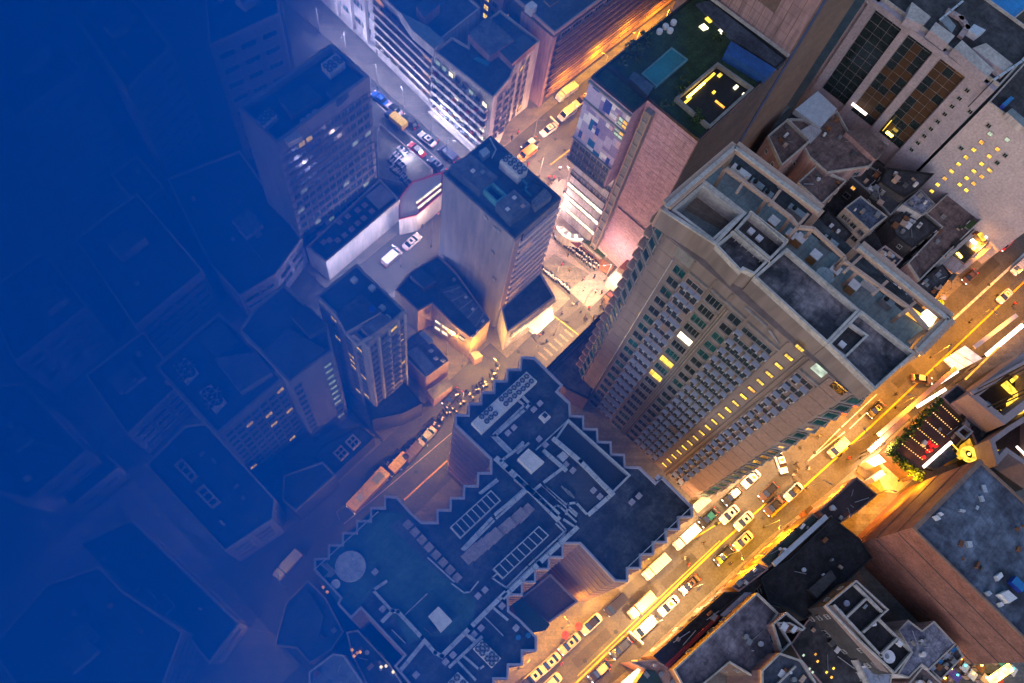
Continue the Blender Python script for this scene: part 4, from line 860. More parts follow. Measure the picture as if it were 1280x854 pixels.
for a, c in ((800, 130), (830, 90), (895, 150)): gbox('garden_light', ZP((a-24, c), (a, c-14), (a+24, c+10), (a, c+20)), KZ, .3, lit_w if c > 100 else lit_y, pk)
for k in range(8): a, c = 925+k*24, 265+k*19; gbox('sun_bed', ZP((a-8, c+6), (a+6, c-8), (a+14, c), (a, c+16)), KZ, .4, conc_l, pk)
for k, (a, c) in enumerate(((575, 165), (605, 140), (645, 120), (628, 160))): v = P(*ZP((a, c))[0], KZ); b = MB(); b.cyl((v.x, v.y, KZ), .5, .6, white_p, 10); b.build('garden_seat', pk)

def foliage(c, rad, n, m, seed, flat=.75, leafsz=.22):
    rn = random.Random(seed); b = MB(); cl = [(Vector((rn.gauss(0, .45), rn.gauss(0, .45), rn.gauss(0, .35)))*rad, rn.uniform(.3, .6)*rad) for _ in range(7)]
    mi = [m, leaf_d]
    for k in range(n):
        cc, cr = rn.choice(cl); v = Vector((rn.gauss(0, 1), rn.gauss(0, 1), rn.gauss(0, 1))).normalized()*cr*rn.uniform(.5, 1.05)
        p = Vector(c)+Vector((cc.x+v.x, cc.y+v.y, (cc.z+v.z)*flat)); s = leafsz*rn.uniform(.6, 1.5)
        u = Vector((rn.gauss(0, 1), rn.gauss(0, 1), rn.gauss(0, .5))).normalized()*s; w = u.cross(Vector((rn.gauss(0, 1), rn.gauss(0, 1), rn.gauss(0, 1)))).normalized()*s*.7
        b.face([p-u, p+w, p+u, p-w], mi[rn.random() < .4])
    return b
def tree(px, py, z, h, rad, label, n=260, group=None, name='tree', seed=1):
    v = P(px, py, z+h*.6); t = empty(name, (v.x, v.y, z), label, 'tree', group)
    b = MB(); b.cyl((v.x, v.y, z), .16*h/5, h*.6, bark, 7, r2=.07*h/5)
    for k in range(4): a = k*1.6+seed; b.bar((v.x, v.y, z+h*.45), (v.x+rad*.5*math.cos(a), v.y+rad*.5*math.sin(a), z+h*.75), .07, .07, bark)
    b.build('trunk', t); foliage((v.x, v.y, z+h*.72), rad, n, leaf, seed).build('crown', t); return t
for k, (a, c, l) in enumerate(((400, 300, 'leafy garden tree at the left corner of the pink tower roof'), (440, 240, 'shrubby roof tree beyond the left corner of the pink tower'), (520, 190, 'roof garden tree along the left parapet of the pink tower'), (470, 285, 'small roof tree between the parapet and the pool'), (600, 520, 'roof tree beside the near parapet of the pink tower'), (690, 440, 'reddish roof shrub at the corner of the lit roof well'), (870, 190, 'lit green roof tree beside the yellow garden lights'), (760, 590, 'roof tree near the right corner of the pink tower'))):
    tree(*ZP((a, c))[0], KZ, 2.2, 1.1, l, 160, 'roof garden trees', 'garden_tree', k+5)

# ------------------------------------------------------------------ tall brown slab beyond the pink tower
b3 = building('brown_slab', 'tall brown slab rising out of the top edge beside the pink tower', [(105.4, 24.0), (126, 24.0), (126, 46), (105.4, 46)], 64, wall_brown, roof_dark, (.3, .6, conc))
tq = MB(); tq.box((0, -.04, -.9), (1.7, .08, 1.75), wall_rose); tqm = tq.mesh('tile_panel')
for r_ in range(10):
    for c in range(10): 
        if not (c in (3, 4) and r_ in (3, 4, 5, 6)): inst('tile_panel', tqm, b3, (105.4, 25.2-.2+c*1.8+.1, 63-r_*1.8), -math.pi/2)
grid(b3, (105.4, 24), (105.4, 46), [6.9, 8.6], [57, 54.6], lambda u, z: W['midl'] if u > 7.5 else W['midd'])
b = MB(); b.box((106.2, 23.93, 0), (1.4, .16, 63), M('strip_blue', (.06, .09, .2))); b.build('corner_strip', b3)

# ------------------------------------------------------------------ office with three dark glass bays, upper right
sb = building('bay_office', 'lilac stone office with three tall dark glass bays, upper right', [(140, 25), (140, -3.6), (156, -3.6), (156, 25)], 36, M('wall_lilac_stone', (.34, .31, .36), (.25, .23, .27), .3, .5, .7), roof_dark, (.3, .6, conc_l))
gm = MB(); gm.box((0, -.05, -.95), (1.9, .1, 1.85), glass_d); gpm = gm.mesh('glass_pane')
gm = MB(); gm.box((0, -.05, -.95), (1.9, .1, 1.85), M('glass_brown_lit', (.05, .03, .02), emit=(.9, .35, .06), estr=.002)); gpl = gm.mesh('glass_pane_lit')
gm = MB(); gm.box((0, -.05, -.95), (1.9, .1, 1.85), M('glass_orange', (.05, .03, .02), emit=(1, .4, .04), estr=.02)); gph = gm.mesh('glass_pane_hot')
for (y0, y1) in ((22.3, 16.3), (14.7, 9.3), (7.4, 2.0)):
    wd = (y0-y1)/3
    for c in range(3):
        for r_ in range(12):
            me = gpm if (y0 > 20 or random.random() < .45) else (gph if random.random() < .06 else gpl)
            inst('glass_pane', me, sb, (140, y0-wd*(c+.5), 34.2-r_*2.0), -math.pi/2, (wd/1.98, 1, 1))
for y_ in (23.3, 15.5, 8.35, .0): b = MB(); b.box((139.6, y_+.0, 0), (.8, 1.5 if y_ > .1 else 3.6, 35.9), conc_l if 0 else MATS['wall_lilac_stone']); b.build('pier', sb)
b = MB(); b.box((139.4, 10.6, 34.6), (1.2, 28.4, 1.3), MATS['wall_lilac_stone']); b.build('cornice', sb)
for k in range(9): grid(sb, (139.2, 1.8), (139.2, -1.8), [1.8], [32.4-k*2.35], lambda u, z: W['small'])
Z9 = lambda *p: zoom(960, 0, 4, p)
for q in (((690, 90), (720, 10), (815, 85), (775, 125)), ((810, 150), (840, 110), (935, 180), (900, 220)), ((930, 240), (970, 200), (1130, 350), (1100, 385)), ((1025, 240), (1090, 215), (1225, 320), (1190, 365))):
    gbox('roof_slab', Z9(*q), 36.1, 1.8, MATS['wall_lilac_stone'], sb, conc_l)
duct(Z9((900, 65), (960, 100), (990, 145), (960, 185)), 1.0, .6, 36.5, trim_rose, 'duct', sb)
duct(Z9((860, 100), (970, 10)), .35, .2, 38, metal_w, 'mast', sb); duct(Z9((1130, 400), (1280, 300)), .4, .25, 38, metal_w, 'mast', sb)
gbox('plant_unit', Z9((1005, 150), (1030, 120), (1090, 150), (1050, 180)), 36.1, 1.3, white_p, sb, metal_w)
gbox('plant_unit', Z9((860, 100), (890, 70), (940, 130), (920, 165)), 36.1, .8, metal_g, sb)
for a, c in ((655, 640), (660, 620)):
    pass
b = MB(); b.bar((139.0, 11.5, 13.5), (139.0, 15.2, 13.5), .5, .35, lit_white); b.build('lit_sign', sb)
b = MB(); b.bar((139.0, 4.6, 13.2), (139.0, 6.2, 13.2), .5, .35, lit_hot); b.build('lit_sign', sb)
b = MB(); b.bar((139.0, 6.8, 13.0), (139.0, 6.8, 16.5), .15, .3, lit_y); b.build('lit_sign', sb)
bl = building('blue_roof_hall', 'flat bright blue roof in the top right corner', poly(Z9((970, -10), (1250, -60), (1400, 0), (1280, 55), (1175, 145)), 34), 34, wall_dark, M('roof_bright_blue', (.01, .20, .50), (.008, .16, .40), .4, .5, .5), (.25, .2, conc_l))
yl = building('speckled_block', 'pale windowed wall with scattered yellow lit squares, right edge', [(140, -4.2), (140, -27), (160, -27), (160, -4.2)], 32, M('wall_pale_lilac', (.44, .40, .43), (.34, .31, .34), .3, .5, .7), roof_dark, (.3, .5, conc_l))
for (a, c, m_) in ((745, 260, 'small'), (930, 400, 'small'), (945, 480, 'smallg'), (1115, 540, 'smallg'), (655, 625, 'small'), (858, 565, 'smalla'), (1018, 635, 'smalla'), (1095, 695, 'small'), (780, 640, 'smally'), (703, 715, 'smally'), (628, 785, 'smally'), (936, 705, 'smalla'), (860, 782, 'smally'), (1015, 770, 'small'), (780, 850, 'smally'), (936, 840, 'smalla'), (555, 850, 'smalla')):
    px, py = 1120+a/8, 107+c/8
    r = _right*(px-PP[0]) + _down*(py-PP[1]) + _fwd*FPX; t_ = 140/r.x; inst('window', W[m_], yl, (140, r.y*t_, CAM_H+r.z*t_), -math.pi/2)
for (a, c, m_) in ((885, 40, 'smalla'), (920, 5, 'smally'), (960, 70, 'smally'), (995, 38, 'smally'), (1030, 65, 'smalla'), (850, 70, 'smally'), (820, 103, 'smally'), (993, 98, 'smally'), (1070, 30, 'smalla'), (1110, 2, 'smally'), (1032, 5, 'smally')):
    px, py = 960+a/4, 213+c/4
    r = _right*(px-PP[0]) + _down*(py-PP[1]) + _fwd*FPX; t_ = 140/r.x; inst('window', W[m_], yl, (140, r.y*t_, CAM_H+r.z*t_), -math.pi/2)
gbox('water_tank', zoom(1120, 107, 8, ((1060, 185), (1150, 105), (1185, 125), (1100, 210))), 32.1, 1.1, bill_b, yl, roof_blue)
gbox('roof_slab', zoom(1120, 107, 8, ((1110, 265), (1160, 225), (1300, 340), (1280, 420))), 32.1, 1.5, wall_white, yl, roof_pale)

# ------------------------------------------------------------------ old low roofs between hotel and the bay office
C9 = lambda *p: zoom(960, 213, 4, p); C0 = lambda *p: zoom(960, 0, 4, p)
wrn = random.Random(21)
def low(label, px, z, wall, roof, rim=.5, rm=None, name='low_building', win=True, clutter=6):
    t = building(name, label, poly(px, z), z, wall, roof, (.25, rim, rm or conc_l))
    if win and z >= 7:
        o = poly(px, z); c = Vector((t.location.x, t.location.y))
        for k in range(len(o)):
            p, q = o[k], o[(k+1) % len(o)]; L = (Vector(q)-Vector(p)).length
            d, n = outward(p, q)
            if L < 3.2 or n.dot((Vector(p)+Vector(q))/2-c) < 0.1: continue
            grid(t, p, q, spaced(.4, L-.4, max(1, int(L/2.6))), [z-1.7-2.9*j for j in range(int((z-2)/2.9))], lambda u, w: None if wrn.random() < .25 else W['smalla'] if wrn.random() < .05 else W['mid'] if wrn.random() < .3 else W['small'])
    for k in range(clutter):
        o = Vector((t.location.x, t.location.y)); e = Vector(poly(px, z)[k % len(px)]); v = o.lerp(e, wrn.uniform(.15, .72))
        b = MB(); kind = wrn.random()
        if kind < .55: b.box((v.x, v.y, z+.07), (wrn.uniform(.35, 1.2), wrn.uniform(.35, 1.0), wrn.uniform(.2, .9)), wrn.choice([metal_g, white_p, trim_tan, conc_d, rust, conc]), rz=wrn.choice([0, 0, .12, -.1]))
        elif kind < .75: b.cyl((v.x, v.y, z+.07), wrn.uniform(.2, .45), wrn.uniform(.4, 1.0), wrn.choice([metal_w, white_p, metal_g]), 10)
        else: e2 = o.lerp(e, wrn.uniform(.1, .3)); b.bar((v.x, v.y, z+.2), (e2.x, e2.y, z+.2), .1, .1, wrn.choice([metal_w, metal_g]))
        b.build('roof_clutter', t)
    return t
c1 = low('pinkish flat roof with a raised rim beside the brown slab', C0((-10, 690), (90, 605), (205, 715), (60, 840)), 16, wall_rose, roof_pink, .9)
c2 = low('pinkish stepped roof behind a white awning, upper right', C0((100, 600), (270, 610), (340, 560), (395, 660), (600, 730), (500, 840), (290, 870), (200, 790)), 14, wall_rose, roof_pink, .6)
gbox('white_awning', C0((135, 548), (250, 455), (345, 545), (262, 638)), 14.1, 1.4, metal_w, c2, M('awning_pale', (.42, .46, .52), (.30, .33, .38), 1, .5)); gbox('roof_room', C0((390, 660), (485, 640), (600, 730), (540, 800)), 14.1, 1.3, wall_rose, c2, roof_pink)
gbox('sloped_sheet', C0((165, 650), (240, 610), (270, 655), (210, 720)), 14.1, .8, metal_g, c2, M('sheet_white', (.4, .38, .4)))
c3 = low('pinkish flat roof with a broad pale rim beside the hotel crown', C9((140, 70), (235, -15), (385, 62), (260, 180)), 13, wall_rose, roof_pink, .8)
c4 = low('dark netted roof with steel posts in the upper right cluster', C9((405, 30), (470, -40), (640, 60), (700, 130), (610, 230), (490, 100)), 11, wall_dark, roof_dark, .3, metal_g)
c5 = low('small house with a blue stained roof and windowed walls', C9((380, 190), (460, 130), (595, 235), (505, 305)), 12, wall_res, M('roof_blue_stain', (.14, .18, .26), (.05, .07, .11), .5, .9, kind='stain'), .3)
grid(c5, P2(960+380/4, 213+190/4, 12), P2(960+505/4, 213+305/4, 12), [1.4, 3.6, 5.6], [10.2, 7.6], lambda u, z: W['midd'] if random.random() < .7 else W['mid'])
c6 = low('black roof with small lights next to the blue stained house', C9((590, -10), (830, 20), (760, 90), (680, 140), (560, 60)), 13, wall_dark, roof_dark, .3, metal_d)
c7 = low('worn white and blue sheet roof in the upper right cluster', C9((670, 170), (760, 95), (835, 170), (770, 225)), 12, wall_white, M('sheet_worn', (.40, .42, .50), (.10, .12, .18), .9, 1, kind='stain'), .2, metal_g)
c8 = low('wide charcoal roof in the middle of the upper right cluster', C9((600, 250), (700, 190), (760, 215), (855, 290), (720, 390), (640, 330)), 10, wall_dark, roof_dark, .25, metal_d)
c9 = low('large pinkish terrace roof with planters near the amber street', C9((690, 470), (860, 290), (780, 225), (910, 105), (1080, 235), (830, 480), (750, 560)), 9, wall_rose, roof_pink, .7, conc_l)
gbox('planter', C9((985, 280), (1020, 245), (1045, 260), (1010, 300)), 9.1, .5, conc, c9, leaf); gbox('planter', C9((920, 370), (950, 340), (965, 350), (940, 385)), 9.1, .7, metal_d, c9)
for k, (a, c) in enumerate(((965, 290), (950, 295), (875, 430))): v = P(*C9((a, c))[0], 9); b = MB(); b.box((v.x, v.y, 9.1), (.7, .7, .5), trim_tan, top=leaf_d); b.build('planter', c9)
c10 = low('small pink rimmed dark roof beside the end of the hotel beam', C9((540, 410), (580, 380), (670, 448), (635, 485)), 11, wall_rose, roof_navy, .5, trim_rose)
c11 = low('narrow dark roof below the pink terrace', C9((735, 570), (870, 470), (915, 525), (830, 640)), 8, wall_dark, roof_dark, .2, metal_d)
c12 = low('grey shed roof beside the hotel crown gap', C9((450, 500), (500, 460), (590, 520), (530, 570)), 9, wall_dark, roof_grey, .3)
c13 = low('pale blue sheet roof behind the long hotel beam', C9((540, 560), (575, 520), (650, 590), (605, 630)), 8.5, wall_white, M('sheet_pale_blue', (.34, .38, .46), (.2, .23, .3), 1, .6), .2)
c14 = low('navy roof with a red lit corner behind the hotel beam', C9((590, 600), (640, 560), (730, 640), (690, 690)), 8, wall_brown, roof_navy, .3, trim_rose)
c15 = low('dark tin sheds squeezed between hotel crown and blue house', C9((240, 270), (300, 200), (420, 320), (350, 400), (290, 340)), 9, wall_dark, roof_blue if 0 else roof_dark, .2, metal_d)
gbox('tank_box', C9((275, 300), (290, 280), (345, 325), (330, 345)), 9.1, .8, M('tank_blue', (.06, .12, .26)), c15); gbox('plant_unit', C9((315, 350), (330, 335), (350, 350), (335, 365)), 9.1, 1.2, white_p, c15)
c16 = low('dark alley roofs under the netted roof', C9((480, 100), (560, 70), (680, 180), (590, 240)), 9, wall_rose, M('roof_rosy', (.2, .13, .12)), .3)
for k in range(26):
    cc = random.choice([c4, c6, c8, c16, c11, c12]); x0, y0 = cc.location.x+random.uniform(-3, 3), cc.location.y+random.uniform(-2.4, 2.4); zt = {c4: 11, c6: 13, c8: 10, c16: 9, c11: 8, c12: 9}[cc]
    b = MB(); b.box((x0, y0, zt+.08), (random.uniform(.5, 1.6), random.uniform(.5, 1.3), random.uniform(.3, 1.1)), random.choice([metal_g, white_p, trim_tan, conc_d, rust]), rz=random.choice([0, .1, .05])); b.build('roof_clutter', cc)
for k in range(9):
    x0, y0 = c4.location.x+random.uniform(-3.5, 3.5), c4.location.y+random.uniform(-3, 3); b = MB(); b.bar((x0, y0, 11.6), (x0+random.uniform(-3, 3), y0+random.uniform(-2, 2), 11.8), .09, .09, metal_w); b.build('steel_post', c4)
fill = low('dim inner yard roof filling the ground between the low buildings', [(915, 195), (1010, 130), (1150, 190), (1190, 260), (1150, 370), (1060, 330)], 5, wall_dark, roof_dark, .2, metal_d)
for k in range(5):
    a, c = ((1165, 62), (1200, 75), (1120, 60), (1090, 52), (1180, 68))[k]
# trussed steel canopy and lit shopfronts along the upper amber street
cn = building('street_canopy', 'long grey street canopy with bright yellow shop lights under it, right', poly(zoom(1120, 230, 8, ((380, 830), (740, 495), (900, 380), (1210, 280), (1280, 300), (1215, 340), (680, 790), (560, 720), (430, 850))), 6.5), 6.3, wall_brown, roof_grey, (.2, .2, conc_l))
ZK = lambda *p: zoom(1120, 230, 8, p)
gbox('rim_beam', ZK((385, 815), (745, 495), (775, 515), (420, 845)), 6.6, .5, conc_l, cn); gbox('front_roof', ZK((465, 800), (570, 718), (690, 825), (580, 900)), 6.4, .4, trim_rose, cn, M('roof_peach', (.45, .34, .32)))
gbox('dark_hatch', ZK((570, 710), (690, 610), (800, 680), (690, 790)), 6.4, .25, metal_d, cn); gbox('dark_hatch', ZK((780, 500), (920, 370), (1010, 400), (870, 520)), 6.4, .2, rust, cn)
gbox('slatted_roof', ZK((940, 320), (1060, 220), (1160, 300), (1030, 400)), 6.5, .8, metal_g, cn, M('slats_grey', (.16, .15, .17), (.09, .085, .1), 2, .6))
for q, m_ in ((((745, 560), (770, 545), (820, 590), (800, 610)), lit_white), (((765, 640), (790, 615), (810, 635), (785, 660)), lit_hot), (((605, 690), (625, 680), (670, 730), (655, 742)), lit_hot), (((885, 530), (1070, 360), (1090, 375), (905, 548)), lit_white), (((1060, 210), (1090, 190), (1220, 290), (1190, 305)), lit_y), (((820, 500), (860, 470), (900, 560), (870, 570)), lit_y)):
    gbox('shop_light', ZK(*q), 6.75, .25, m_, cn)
gbox('pale_fascia', ZK((600, 880), (1215, 340), (1280, 330), (1000, 600), (640, 900)), 5.6, .3, conc_l, cn, M('fascia_pale', (.5, .42, .38)))
tr_ = empty('steel_truss', (152, -24, 7), 'white lattice steel truss over the dark gap at the right edge', 'truss')
b = MB()
for a, c in (((1105, 190), (1290, 90)), ((1160, 120), (1280, 220)), ((1150, 225), (1280, 100)), ((1180, 110), (1210, 240)), ((1240, 60), (1270, 260)), ((1140, 200), (1290, 190))): b = MB(); b.bar(P(*ZK(a)[0], 9), P(*ZK(c)[0], 9), .22, .22, metal_w); b.build('truss_bar', tr_)
b = MB(); b.prism(poly(ZK((1100, 195), (1260, 50), (1300, 60), (1300, 280), (1220, 290)), 7), 0, 7, wall_dark, metal_d); b.build('base', tr_)

# ------------------------------------------------------------------ lower right: tower, dark rows, framed roofs
tw = building('brick_tower', 'brick tower with a blue stained roof, its orange lit side to the street, lower right', [(69.5, -40.0), (87.2, -42.0), (86, -67.5), (67.7, -66.6)], 22, wall_brick, M('roof_blue_rust', (.17, .21, .28), (.06, .07, .10), .14, .95, .9, bump=.3, kind='stain'), (.3, .5, wall_brown))
for q, h_, m_, tm in ((((1140, 320), (1165, 300), (1175, 320), (1150, 345)), .8, white_p, None), (((1160, 410), (1200, 390), (1245, 430), (1205, 455)), 1.4, white_p, None), (((1215, 350), (1240, 320), (1290, 370), (1270, 400)), 1.2, bill_b, roof_blue), (((1090, 400), (1105, 392), (1120, 408), (1105, 420)), .9, metal_w, None), (((1150, 455), (1165, 448), (1180, 465), (1160, 475)), .7, white_p, None), (((830, 20), (845, 15), (865, 35), (850, 42)), .8, white_p, None), (((850, 5), (862, 0), (880, 12), (868, 20)), .8, white_p, None)):
    gbox('plant_unit', zoom(960, 640, 3.99, q), 22.06, h_, m_, tw, tm)
for k in range(22):
    v = (71+random.random()*13, -44-random.random()*24); b = MB(); b.box((v[0], v[1], 22.07), (random.uniform(.3, 1.3), random.uniform(.3, .9), random.uniform(.15, .7)), random.choice([metal_g, conc_d, rust, metal_w]), rz=random.random()); b.build('roof_clutter', tw)
b = MB(); b.bar((69.6, -40.35, 22.6), (87, -42.35, 22.6), .7, .3, wall_brown); b.build('coping', tw)
tu = []
for z in storeys(3, 21, 7): grid(tw, (69.2, -43), (66.8, -79), spaced(1, 35, 9), [z], lambda u, zz: None)
for z in storeys(.5, 21.5, 3): q = MB(); q.bar((69.5, -39.93, z), (87.2, -41.93, z), .1, .08, wall_brown); q.build('string_course', tw); q = MB(); q.bar((69.43, -40.2, z), (67.63, -66.5, z), .1, .08, wall_dark); q.build('string_course', tw)
LR = lambda *p: zoom(960, 640, 3.99, p)
L8 = lambda *p: zoom(880, 640, 8, p)
L7 = lambda *p: zoom(820, 740, 7.49, p)
d1 = low('dark green flat roof along the amber street with a pale beam beside it', L8((560, 480), (1080, 15), (1165, 75), (690, 530), (640, 560)), 9, wall_brown, M('roof_moss', (.05, .07, .055), (.03, .04, .035), .5, .7, .9), .25, wall_brown)
b = MB(); b.bar(P(966, 706, 9.5), P(1032, 646, 9.5), .8, .5, metal_w); b.build('pale_beam', d1)
gbox('roof_hatch', L8((900, 170), (920, 160), (960, 205), (940, 220)), 9.1, .4, metal_d, d1)
d2 = low('broad black flat roof between the green roof and the brick tower', LR((30, 275), (100, 240), (320, 30), (450, 130), (520, 230), (410, 330), (270, 470), (180, 540), (100, 480), (0, 450), (-40, 330)), 8, wall_dark, M('roof_black', (.035, .034, .04), (.018, .018, .022), .4, .8, .92, kind='stain'), .3, metal_d)
gbox('roof_room', LR((205, 385), (315, 290), (340, 330), (245, 430)), 8.1, 1.0, wall_dark, d2, conc_d); gbox('roof_hatch', LR((270, 312), (280, 305), (290, 315), (280, 325)), 8.1, .5, white_p, d2)
d3 = low('grey topped shop roof between street shops and black roof', L8((270, 750), (540, 515), (640, 575), (345, 800)), 8, wall_brown, roof_grey, .25, wall_rose)
d4 = low('long black tiled roof behind the bright shopfronts, bottom', L7((-30, 600), (640, 0), (830, 0), (580, 215), (80, 690)), 8, wall_brown, M('roof_black', (1, 1, 1)), .2, metal_d)
b = MB(); b.prism(poly(L7((80, 690), (580, 215), (600, 235), (120, 712)), 8.5), 0, 8.5, red_cloth, M('band_red', (.22, .03, .035))); b.build('red_band', d4)
b = MB(); b.prism(poly(L7((600, 215), (830, 5), (900, 5), (650, 240)), 8.3), 0, 8.3, wall_rose, M('sheet_pale_blue', (1, 1, 1))); b.build('pale_strip', d4)
d5 = low('lilac grey roof with a raised pale rim, bottom right', L7((155, 725), (935, 8), (1135, 200), (1075, 295), (1190, 420), (1160, 575), (905, 800), (680, 665), (420, 880), (250, 900)), 11, wall_brown, M('roof_lilac', (.24, .225, .27), (.11, .10, .13), .2, .9, .9, bump=.3, kind='stain'), .7, conc_l)
d6 = low('block topped by four dark framed courts, one with a white disc', LR((275, 470), (430, 342), (592, 490), (545, 532), (712, 700), (620, 808), (440, 640)), 14, wall_dark, M('roof_black', (1, 1, 1)), .8, conc_l)
for a, c in (((320, 465), (560, 725)), ((385, 525), (480, 435)), ((465, 602), (545, 530)), ((545, 720), (635, 632)), ((425, 365), (560, 500))):
    b = MB(); b.bar(P(*LR(a)[0], 14.1), P(*LR(c)[0], 14.1), .35, .75, conc_l); b.build('court_wall', d6)
gbox('roof_strip', LR((275, 472), (325, 465), (600, 800), (560, 790)), 14.08, .15, trim_tan, d6)
v = P(*LR((603, 722))[0], 14.5); b = MB(); b.cyl((v.x, v.y, 14.1), 1.0, .5, white_p, 18); b.build('white_disc', d6)
v = P(*LR((395, 455))[0], 14.5); b = MB(); b.cyl((v.x, v.y, 14.1), .5, .35, M('disc_stain', (.2, .22, .3)), 9); b.build('roof_drum', d6)
d7 = low('blue grey speckled roof reaching out beside the brick tower', LR((645, 590), (695, 537), (765, 590), (825, 543), (935, 662), (800, 790), (765, 765), (700, 830), (640, 810), (712, 700)), 10, wall_white, M('roof_pale_blue', (.34, .37, .45), (.14, .15, .22), .35, .95, .9, kind='stain'), .25, conc_l)
d8 = low('narrow roof with blue skylight sheets at the end of the brick tower', LR((805, 790), (940, 665), (972, 722), (860, 840)), 8, wall_brown, roof_dark, .3, conc_l)
for k in range(4): gbox('blue_sheet', LR((808+k*34, 785-k*31), (830+k*34, 765-k*31), (842+k*34, 778-k*31), (820+k*34, 798-k*31)), 8.1, .4, metal_g, d8, roof_blue if k % 2 else M('sheet_pale_blue', (1, 1, 1)))
d9 = low('rosy roof at the bottom edge below the blue grey roof', LR((700, 850), (770, 765), (860, 850), (850, 900), (700, 900)), 9, wall_rose, roof_pink, .3)
d10 = low('stepped dark roof with a thick pale rim, bottom right', LR((15, 560), (85, 500), (180, 580), (165, 595), (100, 560), (50, 560), (110, 655), (60, 705)), 13, wall_rose, M('roof_black', (1, 1, 1)), .7, conc_l)
d11 = low('pair of dark courts in white rims cut by the bottom edge', LR((-40, 790), (50, 702), (160, 740), (230, 850), (200, 900), (-40, 900)), 15, wall_rose, roof_navy, .8, conc_l)
b = MB(); b.bar(P(*LR((30, 870))[0], 15.1), P(*LR((130, 770))[0], 15.1), .3, .7, conc_l); b.build('court_wall', d11)
d12 = low('dark walled block with tiny coloured window lights', LR((190, 545), (270, 475), (350, 600), (440, 700), (520, 850), (300, 900), (160, 740), (110, 660)), 6, wall_dark, roof_dark, .2, wall_rose)
for a, c, m_ in ((180, 715, lit_g), (240, 710, lit_a), (210, 782, lit_g), (250, 745, lit_a), (295, 800, lit_y), (225, 800, lit_g), (320, 825, lit_a), (330, 780, lit_y), (435, 700, lit_y)):
    v = P(*LR((a, c))[0], 6.4); b = MB(); b.box((v.x, v.y, 6.08), (.35, .25, .25), m_); b.build('light', d12)
d13 = low('blue and pale sheet roofs cut by the bottom edge', LR((440, 740), (470, 710), (620, 810), (600, 900), (520, 900)), 8, wall_white, M('sheet_pale_blue', (1, 1, 1)), .2)
d14 = low('dark flat roof beside the glowing forecourt, right of centre', zoom(960, 427, 4, ((250, 850), (440, 678), (545, 768), (450, 850), (330, 930))), 7, wall_rose, M('roof_maroon_dark', (.05, .035, .042), (.03, .022, .028), .6, .6), .25, wall_brown)
d15 = low('salmon walled corner building with a green roof court, bottom edge', zoom(720, 747, 8, ((540, 645), (780, 620), (930, 700), (1080, 860), (1000, 1100), (500, 1100), (600, 860), (690, 720))), 8, M('wall_salmon', (.45, .27, .19), (.35, .2, .14), .5, .5), M('roof_salmon', (.40, .25, .18), (.30, .18, .13), .5, .5), .3, trim_tan)
gbox('roof_court', zoom(720, 747, 8, ((600, 860), (700, 715), (790, 740), (870, 860), (850, 1000), (640, 1000))), 8.1, .3, leaf_d, d15)
gbox('lit_ledge', zoom(720, 747, 8, ((450, 850), (640, 690), (690, 710), (560, 860))), 5.0, .2, lit_w, d15)
fr2 = building('shop_front_row', 'rust coloured shopfront row facing the amber street, bottom right', [(14, -24.6), (61, -30.2), (69, -32.9), (68, -35.0), (60, -32.2), (14, -26.6)], 7.2, M('shopfront', (.30, .16, .09), (.16, .08, .05), 1.2, .9, kind='brick'), M('roof_shop_dark', (.09, .06, .05), (.04, .03, .03), 1.2, .9), (.15, .3, wall_brown))
# shop awnings along the south pavement: one awning or sign board after another
rn = random.Random(11)
for row in range(3):
    for k in range(34):
        t_ = (k+rn.random()*.5)/34
        x = 24+t_*46; y = -24.9-(x-27)*.118-row*1.0-.5; z = 2.6+row*1.5
        b = MB(); m_ = rn.choice([rust, trim_tan, wall_brown, M('awning_dark', (.06, .04, .035)), red_cloth, white_p, trim_rose, lit_a if row == 0 and rn.random() < .5 else rust])
        b.box((x, y, z), (rn.uniform(.7, 1.9), rn.uniform(.5, 1.1), rn.uniform(.12, .5)), m_, rz=-.117+rn.uniform(-.03, .03))
        b.build('awning', fr2)
# forecourt, roof garden with strings of bulbs, framed glass courts
RG = lambda *p: zoom(960, 427, 4, p)
ga = low('rooftop garden edged with lit green shrubs under strings of bulbs', RG((598, 545), (860, 285), (985, 395), (1010, 450), (930, 540), (820, 620), (745, 675)), 5, wall_brown, M('deck_maroon', (.10, .045, .04), (.06, .03, .028), 1, .6), .3, M('rim_yellow', (.45, .33, .08)))
for r_ in range(6):
    a = RG((865-r_*39, 312+r_*39))[0]; c = RG((960-r_*36, 402+r_*38))[0]
    t = empty('string_lights', P(a[0], a[1], 7), ('first', 'second', 'third', 'fourth', 'fifth', 'sixth')[r_]+' string of warm bulbs from the street corner over the roof garden', 'string lights')
    p, q = P(*a, 7.4), P(*c, 7.4); b = MB(); b.bar(p, q, .04, .04, metal_d); b.build('wire', t)
    for k in range(10):
        v = p.lerp(q, (k+.5)/10); b = MB(); b.cyl((v.x, v.y, 7.12), .085, .2, M('lit_bulb', (.3, .2, .1), emit=(1, .50, .14), estr=.7), 6); b.build('bulb', t)
for k in range(26):
    s = k/25
    a = (RG((600+262*s*2, 545-262*s*2))[0] if s < .5 else RG((598+150*(s*2-1), 548+128*(s*2-1)))[0])
    v = P(a[0]+1.5, a[1]+1, 5.6); f_ = foliage((v.x, v.y, 5.9), .95, 90, M('leaf_lit', (.10, .16, .02), (.05, .09, .01), 2, .8), 100+k); o = f_.build('shrub', origin=(v.x, v.y, 5)); tag(o, 'leafy shrub in the planted edge round the bulb strung roof garden', 'shrub', 'shrubs round the roof garden')
